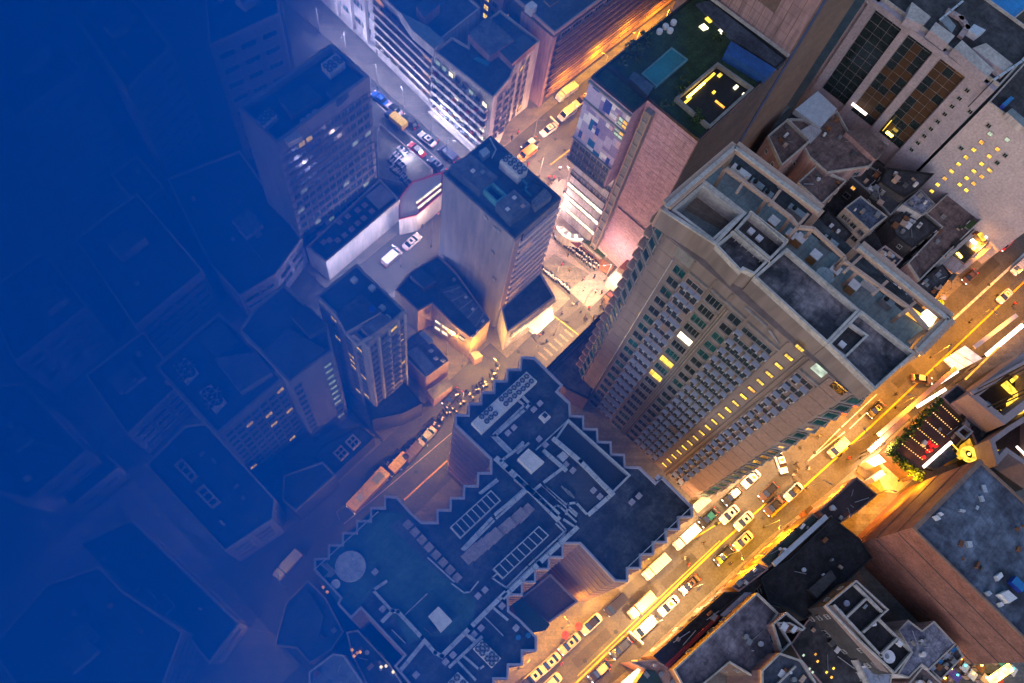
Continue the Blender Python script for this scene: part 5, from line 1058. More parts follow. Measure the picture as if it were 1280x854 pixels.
for a, c in ((805, 505), (820, 520), (840, 522), (800, 548), (812, 545), (778, 580)):
    v = P(*RG((a, c))[0], 5.5); b = MB(); b.cyl((v.x, v.y, 5.1), .35, .7, M('lit_red_dim', (.4, .02, .02), emit=(1, .02, .02), estr=.25), 8); o = b.build('red_lantern', ga)
b = MB(); b.bar(P(*RG((775, 628))[0], 6.5), P(*RG((912, 505))[0], 6.5), .5, .4, lit_white); b.bar(P(*RG((912, 505))[0], 6.5), P(*RG((950, 545))[0], 6.5), .2, .2, lit_y); b.build('light_strip', ga)
gbox('stair_roof', RG((790, 630), (905, 520), (950, 575), (840, 640)), 5.1, 1.4, wall_dark, ga, roof_dark)
mc = low('dark machinery court between the roof garden and the framed glass court', RG((865, 280), (945, 215), (1000, 262), (1150, 410), (1190, 415), (1130, 480), (1060, 560), (1010, 450), (985, 395)), 6, wall_dark, roof_dark, .3, wall_rose)
b = MB(); b.rim(poly(RG((945, 450), (985, 415), (1030, 450), (990, 490)), 7), 6.05, 6.9, .3, metal_w); b.build('vent_rim', mc)
duct(RG((950, 290), (945, 310), (1010, 370), (1040, 375)), .35, .3, 6.6, metal_g, 'duct', mc)
for k in range(12): x0, y0 = mc.location.x+random.uniform(-4, 4), mc.location.y+random.uniform(-3, 3); b = MB(); b.box((x0, y0, 6.08), (random.uniform(.5, 1.6), random.uniform(.5, 1.4), random.uniform(.3, 1.2)), random.choice([metal_g, metal_d, conc_d])); b.build('plant_unit', mc)
def court(label, pts, z, w, floor_z=4.5):
    t = empty('framed_court', P(*pts[0], 0), label, 'building')
    o = poly(pts, z); b = MB(); b.prism(o, 0, floor_z, wall_dark, M('court_dark', (.05, .03, .03), (.03, .02, .02), .8, .6)); b.build('floor', t)
    b = MB(); b.rim(o, floor_z-.5, z, w, trim_rose); b.build('frame', t)
    n = len(o); return t
ct = court('rose framed glass court with yellow lights inside, right edge', RG((1000, 265), (1290, 45), (1400, 100), (1400, 250), (1185, 415)), 12, 1.3)
for q in (((1170, 215), (1195, 195), (1240, 240), (1215, 260)), ((1195, 235), (1210, 215), (1290, 290), (1270, 310)), ((1150, 345), (1165, 340), (1190, 370), (1170, 385)), ((1215, 190), (1290, 130), (1295, 140), (1225, 205))):
    gbox('lit_panel', RG(*q), 5.0, .4, lit_y, ct)
def ring(px, py, z, r, t, n=20):
    v = P(px, py, z); b = MB(); o = [(v.x+r*math.cos(6.2832*k/n), v.y+r*math.sin(6.2832*k/n)) for k in range(n)]
    b.rim(o, z-.1, z+.6, r*.45, lit_y); b.build('lit_ring', t)
    b = MB(); b.cyl((v.x, v.y, z-.1), r*.5, .3, metal_d, 14); b.cyl((v.x, v.y, z+.2), r*.16, .35, lit_hot, 10); b.build('ring_lamp', t)
ring(*RG((1235, 325))[0], 5.2, 1.7, ct)
b = MB(); b.bar(P(*RG((1010, 262))[0], 12.4), P(*RG((1290, 100))[0], 12.4), .7, .5, trim_rose); b.build('beam', ct)
c2t = court('second rose framed court below the first, cut by the right edge', RG((1110, 490), (1190, 430), (1400, 300), (1400, 700), (1200, 560), (1145, 620)), 11, .9)
ring(*RG((1150, 580))[0], 5.2, 1.3, c2t); b = MB(); b.bar(P(*RG((1240, 525))[0], 6), P(*RG((1285, 570))[0], 6), .3, .3, lit_white); b.build('light_strip', c2t)
gbox('lit_panel', RG((1205, 650), (1225, 640), (1250, 665), (1235, 680)), 5.0, .4, lit_y, c2t)
fk = empty('lit_kiosk', P(1208, 566, 0), 'glowing yellow round topped kiosk between the roof garden and brick tower', 'kiosk')
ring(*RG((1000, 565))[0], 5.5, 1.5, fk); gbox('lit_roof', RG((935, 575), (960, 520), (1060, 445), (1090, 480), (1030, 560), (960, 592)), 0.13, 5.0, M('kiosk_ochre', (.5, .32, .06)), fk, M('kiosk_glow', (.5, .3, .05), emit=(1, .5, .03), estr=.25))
# white canopy and long light bars on the street
wc = empty('white_canopy', P(1205, 448, 0), 'big glowing white canopy over the pavement, right', 'canopy')
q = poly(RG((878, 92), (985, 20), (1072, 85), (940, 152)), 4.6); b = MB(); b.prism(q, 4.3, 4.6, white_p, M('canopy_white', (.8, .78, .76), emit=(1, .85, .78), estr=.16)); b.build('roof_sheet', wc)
for p in inset(q, .4): b = MB(); b.box((p[0], p[1], .12), (.15, .15, 4.2), metal_g); b.build('post', wc)
for k, (a, c) in enumerate((((905, 75), (990, 128)), ((935, 52), (1040, 112)))): b = MB(); b.bar(P(*RG(a)[0], 4.62), P(*RG(c)[0], 4.62), .1, .04, metal_g); b.build('seam', wc)
for lab, a, c, w_, z, m_ in (('long pale elevated sign bar beside the yellow line, upper right', (548, 470), (935, 135), .8, 4.5, trim_tan), ('bright white sign bar by the shrubs of the roof garden', (742, 328), (885, 240), .6, 4.0, lit_white), ('bright white sign bar just before the white canopy', (845, 215), (945, 150), .6, 4.0, lit_white),
    ('dark edged raised rail at the lower end of the pale bar', (500, 552), (700, 372), .9, 4.6, M('rail_mauve', (.22, .14, .13))), ('thin orange lit gutter along the canopy side', (985, 190), (1150, 30), .3, 4.4, lit_a), ('white lit sign strip at the top right shop edge', (1090, 70), (1270, -80), .8, 4.2, lit_white), ('upper pale bar parallel to the white strip', (1030, 30), (1240, -130), .8, 4.8, white_p)):
    p, q = P(*RG(a)[0], z), P(*RG(c)[0], z); mdp = (p+q)/2; t = empty('sign_bar', (mdp.x, mdp.y, 0), lab, 'sign'); b = MB(); b.bar(p, q, w_, .35, m_); b.build('board', t)
    for s in (.1, .5, .9): v = p.lerp(q, s); b = MB(); b.box((v.x, v.y, .1), (.12, .12, z-.1), metal_d); b.build('post', t)
b = MB(); b.prism(poly(RG((470, 600), (560, 540), (740, 680), (640, 760), (560, 750), (440, 650)), 0), .1, .17, conc_l, M('forecourt_pale', (.42, .36, .28), (.3, .25, .19), .8, .7)); tag(b.build('forecourt'), kind='structure')
for lab, q in (('white box roof on the glowing forecourt', ((490, 600), (553, 563), (592, 600), (530, 627))), ('small white stall roof lower on the glowing forecourt', ((520, 680), (570, 640), (590, 665), (535, 700)))):
    b = MB(); b.prism(poly(RG(*q), 3), .17, 3, white_p, white_p); v = P(*RG(q[0])[0], 0); tag(b.build('stall', origin=(v.x, v.y, .17)), lab, 'stall')

# night market at the bottom right corner
rn = random.Random(9)
for k, (a, c, w_) in enumerate(((1168, 838, 'with a teal light'), (1178, 832, 'with an orange lantern'), (1188, 838, 'beside the roof with blue sheets'), (1196, 846, 'in the middle of the lane'), (1206, 834, 'under the foot of the brick tower'), (1216, 844, 'with a warm bulb'), (1226, 834, 'against the tower wall'), (1232, 849, 'near the yellow sign'), (1252, 826, 'beyond the yellow sign'), (1266, 838, 'at the right edge'), (1180, 850, 'at the bottom edge, left'), (1248, 852, 'at the bottom edge, right'), (1140+60, 826, 'tight to the tower corner'))):
    v = P(a, c, 2.4); t = empty('market_stall', (v.x, v.y, .12), 'small market stall '+w_+', bottom right lane', 'stall')
    b = MB(); b.box((v.x, v.y, 2.3), (1.5, 1.4, .12), rn.choice([rust, white_p, M('tarp_violet', (.16, .1, .35)), red_cloth, trim_tan, M('tarp_teal', (.05, .25, .28))])); b.build('canopy', t)
    b = MB(); b.box((v.x, v.y, .13), (1.2, 1.1, .8), rn.choice([trim_tan, wall_brown])); b.build('counter', t)
    for sx in (-.6, .6):
        for sy in (-.55, .55): b = MB(); b.box((v.x+sx, v.y+sy, .13), (.06, .06, 2.2), metal_d); b.build('post', t)
    b = MB(); b.cyl((v.x+.3, v.y+.1, 2.45), .16, .25, rn.choice([lit_hot, lit_hot, lit_w, M('lit_teal', (.1, .3, .3), emit=(.1, .9, .75), estr=1.2)]), 8); b.build('bulb', t)
p, q = P(1236, 852, 4), P(1262, 834, 4); t = empty('sign_bar', ((p.x+q.x)/2, (p.y+q.y)/2, .1), 'bright yellow box sign in the market lane, bottom right', 'sign')
b = MB(); b.bar(p, q, 1.3, .5, lit_hot); b.build('board', t); b = MB(); b.box(((p.x+q.x)/2, (p.y+q.y)/2, .1), (.2, .2, 3.9), metal_d); b.build('post', t)

# ------------------------------------------------------------------ blocks under the blue veil, left side
def veiled(label, px, z, lit=.08, rows=6, rooms=2, fan=None):
    t = low(label, px, z, wall_grey, roof_dark, .6, conc_l, 'city_block', False)
    o = poly(px, z)
    for k in range(len(o)):
        p, q = o[k], o[(k+1) % len(o)]; L = (Vector(q)-Vector(p)).length
        if L < 5: continue
        mid = (Vector(p)+Vector(q))/2; c = Vector((t.location.x, t.location.y))
        d, n = outward(p, q)
        if n.dot(mid-c) < 0: continue
        for zz in storeys(2.5, z-1, rows): grid(t, p, q, spaced(.5, L-.5, max(2, int(L/3.6))), [zz], lambda u, w: W['ribw'] if random.random() < lit*.1 else W['rib'] if random.random() < .6 else W['ribd'])
    for k in range(rooms):
        c = t.location; q = MB(); q.box((c.x+random.uniform(-3, 3), c.y+random.uniform(-3, 3), z+.05), (random.uniform(2.5, 4.5), random.uniform(2, 4), random.uniform(1, 2.4)), wall_white, top=roof_grey); q.build('roof_room', t)
    return t
v1 = veiled('flat dark block carrying two framed skylight grids, lower left', [(183, 582), (232, 533), (258, 530), (345, 625), (342, 650), (282, 690)], 12, rows=3, rooms=0)
for q in (((150, 330), (190, 290), (270, 380), (235, 415)), ((255, 460), (300, 420), (385, 510), (340, 545))):
    px = zoom(180, 500, 4, q); b = MB(); b.rim(poly(px, 12.6), 12.05, 12.8, .35, conc_l); b.build('skylight_frame', v1)
    o = poly(px, 12.6); 
    for s in (.33, .66): u, w = Vector(o[0]+(0,)).lerp(Vector(o[3]+(0,)), .5), None
    for a_i, b_i in ((0, 3), (1, 2)): pass
    for s in (.33, .66):
        p = Vector(o[1]).lerp(Vector(o[2]), s); q_ = Vector(o[0]).lerp(Vector(o[3]), s); b = MB(); b.bar((p.x, p.y, 12.1), (q_.x, q_.y, 12.1), .25, .55, conc_l); b.build('skylight_bar', v1)
veiled('tall gridded office at the top left under the blue veil', [(95, 25), (150, -20), (215, 60), (160, 115)], 30, rows=9)
veiled('tall office with long vertical lines at the left edge', [(-20, 90), (60, 35), (105, 90), (20, 150)], 30, rows=9)
veiled('speckled slab left of the glass office at the top', [(255, -30), (340, -60), (350, 20), (262, 60)], 40, .2, 10)
veiled('wide dark low roof left of the glass office', [(210, 225), (300, 190), (378, 300), (345, 345), (300, 372), (262, 330)], 9, rows=2)
veiled('flat block in the middle of the blue left side', [(95, 300), (172, 243), (255, 340), (170, 410)], 14, rows=4)
veiled('small block at the upper crossing on the left', [(140, 220), (172, 195), (205, 235), (175, 262)], 10, rows=3, rooms=0)
veiled('striped block at the left edge half way down', [(-20, 370), (55, 315), (110, 385), (20, 455)], 16, rows=5)
veiled('block between two crossing blue streets, left', [(108, 470), (180, 415), (228, 480), (160, 545)], 12, rows=3)
veiled('low block with rails near the left edge, lower part', [(-20, 485), (30, 480), (110, 565), (40, 625), (-20, 610)], 13, rows=3)
veiled('low market row beside the blue crossing', [(70, 615), (130, 565), (150, 585), (90, 635)], 6, 0, 1, 0)
veiled('stepped roof block with long ridges at the bottom left', [(60, 730), (125, 708), (155, 740), (230, 790), (200, 870), (30, 870), (-10, 810)], 16, rows=4)
veiled('large flat block at the lower left corner crossing', [(100, 680), (165, 650), (300, 780), (262, 830), (230, 790), (160, 740), (125, 705)], 10, rows=2)
oc = low('pale rimmed octagonal roof at the bottom edge', zoom(200, 640, 4, ((745, 800), (865, 708), (920, 715), (1010, 845), (1000, 950), (745, 950))), 12, wall_white, M('roof_octagon', (.2, .24, .3), (.12, .15, .2), .5, .8), .5, metal_w)
lw = low('low dark block wrapped by an amber lit street, bottom left', zoom(200, 640, 4, ((630, 450), (740, 340), (830, 430), (920, 600), (860, 690), (750, 760), (680, 680), (570, 670))), 6, wall_brown, roof_navy, .3, conc)
gbox('roof_room', zoom(200, 640, 4, ((650, 480), (740, 400), (820, 520), (790, 640), (640, 640))), 6.05, 1.0, wall_dark, lw, roof_navy)
lw2 = low('dark roofs with small lights between octagon and zigzag block', zoom(200, 640, 4, ((930, 600), (990, 590), (1150, 760), (1240, 900), (1050, 900), (960, 720))), 8, wall_dark, roof_dark, .3)
for a, c in ((1105, 775), (1130, 770), (1165, 800), (960, 690), (985, 705), (970, 720), (1000, 700), (815, 375), (835, 400)):
    v = P(*zoom(200, 640, 4, ((a, c),))[0], 8.6); b = MB(); b.box((v.x, v.y, 8.1), (.4, .4, .5), lit_w if a > 1050 else lit_a); b.build('light', lw2)

# ------------------------------------------------------------------ market, stalls and small street things in the junction
mk = empty('market_arcade', P(720, 310, 0), 'open rust coloured market strip with a thin planted edge, centre junction', 'market')
gbox('roof_sheet', zoom(660, 280, 8, ((255, 40), (290, 20), (540, 200), (500, 240))), 2.6, .15, M('market_maroon', (.22, .07, .07), (.13, .045, .045), 1, .7), mk); gbox('paving', zoom(660, 280, 8, ((500, 240), (545, 210), (860, 430), (800, 500), (640, 420))), .13, .06, M('paving_rust', (.34, .16, .08), (.24, .11, .06), 1, .7), mk)
gbox('planter', zoom(660, 280, 8, ((560, 185), (600, 160), (690, 225), (650, 255))), .13, .6, conc, mk, leaf); gbox('planter', zoom(660, 280, 8, ((655, 265), (690, 240), (785, 310), (750, 340))), .13, .6, conc, mk, leaf)
gbox('pale_bench', zoom(660, 280, 8, ((690, 230), (720, 205), (815, 300), (790, 325))), .13, .8, conc_l, mk, white_p); gbox('kerb_wall', zoom(660, 280, 8, ((330, 25), (345, 15), (740, 345), (720, 350))), .13, .5, conc_l, mk)
st = low('bright white stall roof under the corner of the hotel', zoom(660, 280, 8, ((800, 540), (920, 410), (1010, 490), (910, 700), (900, 720))), 3.2, wall_white, white_p, .1, conc_l, 'stall_block', False, 0)
st2 = low('small maroon roofed stall beside the junction', zoom(660, 280, 8, ((770, 705), (820, 655), (915, 735), (870, 790))), 3.0, wall_brown, M('market_maroon', (1, 1, 1)), .1, metal_d, 'stall_block', False, 0)
rl = empty('rail_viaduct', P(790, 340, 0), 'narrow brown walled alley roof between the pink tower and the hotel', 'building')
gbox('roof', [(773, 335), (803, 305), (812, 315), (790, 345), (787, 340)], 0, 5, wall_brown, rl, M('roof_rail', (.22, .08, .05)))
def moto(label, loc, rz, m):
    t = empty('motorbike', loc, label, 'motorbike', 'motorbikes parked in rows at the junction', rz); return t
mo = MB(); mo.box((0, 0, .45), (1.1, .22, .35), metal_d); mo.box((.1, 0, .78), (.5, .28, .1), rubber); mo.box((-.35, 0, .75), (.3, .2, .2), bill_w); mo.box((-.5, 0, .95), (.06, .62, .06), metal_w)
body_me = mo.mesh('moto_body')
mo = MB()
for k in range(12): a0, a1 = k*.5236, (k+1)*.5236; mo.face([(0, -.06, 0), (.3*math.cos(a0), -.06, .3*math.sin(a0)), (.3*math.cos(a1), -.06, .3*math.sin(a1))], rubber); mo.face([(0, .06, 0), (.3*math.cos(a1), .06, .3*math.sin(a1)), (.3*math.cos(a0), .06, .3*math.sin(a0))], rubber); mo.face([(.3*math.cos(a0), -.06, .3*math.sin(a0)), (.3*math.cos(a0), .06, .3*math.sin(a0)), (.3*math.cos(a1), .06, .3*math.sin(a1)), (.3*math.cos(a1), -.06, .3*math.sin(a1))], rubber)
mwheel = mo.mesh('moto_wheel')
m0 = empty('motorbike', (0, 0, 0), 'dark scooter in the tight rows of parked scooters at the junction', 'motorbike', 'motorbikes parked in rows at the junction')
for nm, me, l in (('body', body_me, (0, 0, 0)), ('wheel', mwheel, (-.6, 0, .3)), ('wheel', mwheel, (.6, 0, .3))):
    o = D.objects.new(nm, me); COL.objects.link(o); o.parent = m0; o.location = l
first = True
rn = random.Random(5)
for i in range(46):
    row = i % 2; s = (i//2)/23
    a = zoom(660, 280, 8, ((255+420*s+row*32+rn.uniform(-6, 6), 120+330*s-row*26+rn.uniform(-6, 6)),))[0]
    v = P(*a, .0); rz = R(52)+rn.uniform(-.15, .15)
    if first: m0.location = v; m0.rotation_euler = (0, 0, rz); first = False
    else: copy_tree(m0, v, rz)
for i in range(22):
    s = i/22; a = zoom(660, 280, 8, ((150+270*s+rn.uniform(-8, 8), 460+210*s+rn.uniform(-10, 10)),))[0]
    copy_tree(m0, P(*a, .0), R(60)+rn.uniform(-.3, .3), 'scooter in the loose row beside the white podium of the grey tower', 'scooters parked by the white podium')
for i in range(44):
    s = i/44; a = (470+155*s+rn.uniform(-3, 3), 592-132*s+rn.uniform(-3, 3)) if rn.random() < .8 else (470+155*s, 598-132*s)
    copy_tree(m0, P(*a, .0), R(80)+rn.uniform(-.3, .3), 'scooter among those lined up along the narrow amber street', 'scooters along the amber side street')

# ------------------------------------------------------------------ vehicles
def paint(name, c): return M('paint_'+name, c, tuple(v*.85 for v in c), 2, .3, .28, metal=.1, spec=.6)
PAINT = dict(white=paint('carwhite', (.55, .55, .56)), black=paint('black', (.02, .02, .022)), silver=paint('silver', (.38, .38, .40)), brown=paint('brown', (.09, .055, .045)), beige=paint('beige', (.50, .40, .28)), navy=paint('navy', (.03, .04, .09)), blue=paint('blue', (.02, .12, .55)), red=paint('red', (.55, .03, .02)), orange=paint('orange', (.6, .18, .02)), yellow=paint('yellow', (.42, .34, .06)), green=paint('green', (.05, .16, .06)), teal=paint('teal', (.02, .12, .13)))
headl = M('lit_headlight', (.5, .5, .5), emit=(1, .9, .75), estr=1.0); taill = M('lit_tail', (.4, .02, .02), emit=(1, .03, .02), estr=.5)
cglass = M('car_glass', (.012, .014, .018), rough=.08, spec=.7)
def loft(b, secs, m, cap=True):
    """secs: rings of equal length"""
    n = len(secs[0]); i = len(b.v)
    for s in secs: b.v += [tuple(p) for p in s]
    for k in range(len(secs)-1):
        for j in range(n):
            b.f.append((i+k*n+j, i+k*n+(j+1) % n, i+(k+1)*n+(j+1) % n, i+(k+1)*n+j)); b.m.append(b.mi(m))
    b.f.append(tuple(i+j for j in range(n))[::-1]); b.m.append(b.mi(m)); b.f.append(tuple(i+(len(secs)-1)*n+j for j in range(n))); b.m.append(b.mi(m))
def ring_at(x, w, z0, z1, r=.12):
    return [(x, -w+r*.3, z0), (x, -w, z0+.15), (x, -w, z1-r), (x, -w+r, z1), (x, w-r, z1), (x, w, z1-r), (x, w, z0+.15), (x, w-r*.3, z0)]
VM = {}
def wheel_mesh():
    if 'w' in VM: return VM['w']
    b = MB(); n = 12; r = .33; i = 0
    for y, m in ((-.11, rubber), (.11, rubber)):
        b.v += [(r*math.cos(6.2832*k/n), y, r*math.sin(6.2832*k/n)) for k in range(n)]
    for k in range(n): b.f.append((k, (k+1) % n, n+(k+1) % n, n+k)); b.m.append(b.mi(rubber))
    b.f.append(tuple(range(n))); b.m.append(b.mi(metal_w)); b.f.append(tuple(range(n, 2*n))[::-1]); b.m.append(b.mi(metal_w))
    VM['w'] = b.mesh('wheel'); return VM['w']
def car_meshes(kind, col, roofc=None):
    key = (kind, col, roofc)
    if key in VM: return VM[key]
    m = PAINT[col]; rm = PAINT[roofc] if roofc else m; out = {}
    if kind == 'truck':
        L, Wd = 6.4, 2.1
        b = MB(); loft(b, [ring_at(x, w, .45, z) for x, w, z in ((3.2, .8, 1.2), (3.05, .98, 1.6), (2.5, 1.0, 2.1), (1.6, 1.0, 2.15))], m); b.box((-.6, 0, .5), (5.0, 1.0, .25), metal_d); out['body'] = b.mesh('cab')
        b = MB(); loft(b, [ring_at(x, 1.04, .8, z, .05) for x, z in ((1.35, 2.5), (-3.2, 2.5))], rm); 
        for k in range(5): b.box((-2.6+k*.85, 0, 2.5), (.05, 2.0, .03), metal_g)
        out['cargo_box'] = b.mesh('box')
        b = MB(); b.face([(3.07, -.85, 1.55), (3.07, .85, 1.55), (2.45, .85, 2.14), (2.45, -.85, 2.14)], cglass); out['windscreen'] = b.mesh('glass'); hl, tl = 3.15, -3.22
    elif kind == 'bus':
        L, Wd = 9.5, 2.4
        b = MB(); loft(b, [ring_at(x, w, .35, z) for x, w, z in ((4.8, 1.0, 2.5), (4.65, 1.2, 2.9), (-4.6, 1.2, 2.9), (-4.75, 1.05, 2.6))], m); b.box((-2.6, 0, 2.9), (2.0, 1.4, .22), metal_g); b.box((2.2, 0, 2.9), (1.2, 1.0, .15), metal_w)
        for s in range(8): b.box((3.8-s*1.1, 0, 2.9), (.05, 2.2, .025), metal_g)
        out['body'] = b.mesh('bus'); b = MB(); b.box((4.76, 0, 1.3), (.08, 2.0, 1.1), cglass); out['windscreen'] = b.mesh('glass'); hl, tl = 4.78, -4.78
    elif kind == 'van':
        L, Wd = 4.9, 1.9
        b = MB(); loft(b, [ring_at(x, w, .28, z) for x, w, z in ((2.4, .7, .8), (2.25, .88, 1.0), (1.75, .93, 1.15), (1.1, .93, 1.85), (-2.2, .93, 1.95), (-2.4, .86, 1.3))], m)
        for k in range(4): b.box((-1.8+k*.75, 0, 1.95), (.06, 1.5, .03), metal_g if col != 'black' else metal_d)
        out['body'] = b.mesh('van'); b = MB(); b.face([(1.79, -.8, 1.18), (1.79, .8, 1.18), (1.12, .72, 1.88), (1.12, -.72, 1.88)], cglass); 
        for s in (-1, 1): b.box((-.5, s*.925, 1.25), (2.8, .03, .45), cglass)
        out['windscreen'] = b.mesh('glass'); hl, tl = 2.33, -2.41
    else:
        suv = kind == 'suv'; zt = 1.0 if suv else .9; zr = 1.68 if suv else 1.43
        b = MB(); loft(b, [ring_at(x, w, .25, z, .16) for x, w, z in ((2.32, .55, .62), (2.18, .78, .74), (1.85, .88, zt-.1), (1.0, .91, zt), (-1.2, .91, zt+.02), (-1.9, .87, zt), (-2.2, .76, zt-.1), (-2.32, .6, .7))], m); out['body'] = b.mesh('car')
        e = -2.0 if suv else -1.62
        b = MB(); loft(b, [ring_at(x, w, zt-.15, z, .14) for x, w, z in ((1.12, .80, zt+.02), (.38, .70, zr-.03), (-.15, .70, zr-.01), (-.95, .69, zr-.03), (e, .76, zt+.04))], cglass); out['windscreen'] = b.mesh('glass')
        b = MB(); loft(b, [ring_at(x, w, zr-.05, z, .1) for x, w, z in ((.42, .62, zr-.01), (.2, .66, zr+.03), (-.8, .66, zr+.03), (-1.5 if suv else -1.0, .62, zr-.01))], rm); out['roof'] = b.mesh('roof'); hl, tl = 2.2, -2.26
    h = MB(); h.box((0, 0, 0), (.14, .34, .16), headl); t = MB(); t.box((0, 0, 0), (.1, .3, .14), taill)
    VM[key] = (out, hl, tl, (.62 if kind != 'bus' else .95), h.mesh('headlight'), t.mesh('taillight'), (2.0 if kind == 'truck' else 3.0 if kind == 'bus' else 1.42), (.95 if kind in ('truck',) else 1.1 if kind == 'bus' else .82))
    return VM[key]
def car(px, py, ang, kind, col, label, roofc=None, cat=None, sun=False, lights=True):
    v = P(px, py, .6); v.z = .01
    t = empty({'truck': 'delivery_truck', 'bus': 'bus', 'van': 'van', 'suv': 'car', 'car': 'car'}[kind], v, label, cat or {'truck': 'truck', 'bus': 'bus', 'van': 'van'}.get(kind, 'car'), 'vehicles on the streets', R(ang))
    out, hl, tl, lz, hm, tm, wx, wy = car_meshes(kind, col, roofc)
    sc_v = .84 if kind == 'truck' else .93; t.scale = (sc_v,)*3
    def put(n, me, l=(0, 0, 0)): o = D.objects.new(n, me); COL.objects.link(o); o.parent = t; o.location = l; return o
    for n, me in out.items(): put(n, me)
    for sx in (-1, 1):
        for sy in (-1, 1): put('wheel', wheel_mesh(), (sx*wx, sy*wy, .33))
    for sy in (-1, 1):
        put('headlight', hm, (hl, sy*lz, .62 if kind != 'bus' else .8)); put('taillight', tm, (tl, sy*lz, .72 if kind != 'bus' else .9))
    if sun: 
        b = MB(); b.box((0, 0, 0), (.55, .7, .03), M('sunroof_amber', (.4, .2, .03), rough=.2) if sun == 2 else cglass); put('sunroof', b.mesh('sunroof'), (-.3, 0, 1.45))
    return t
A0 = 174.0
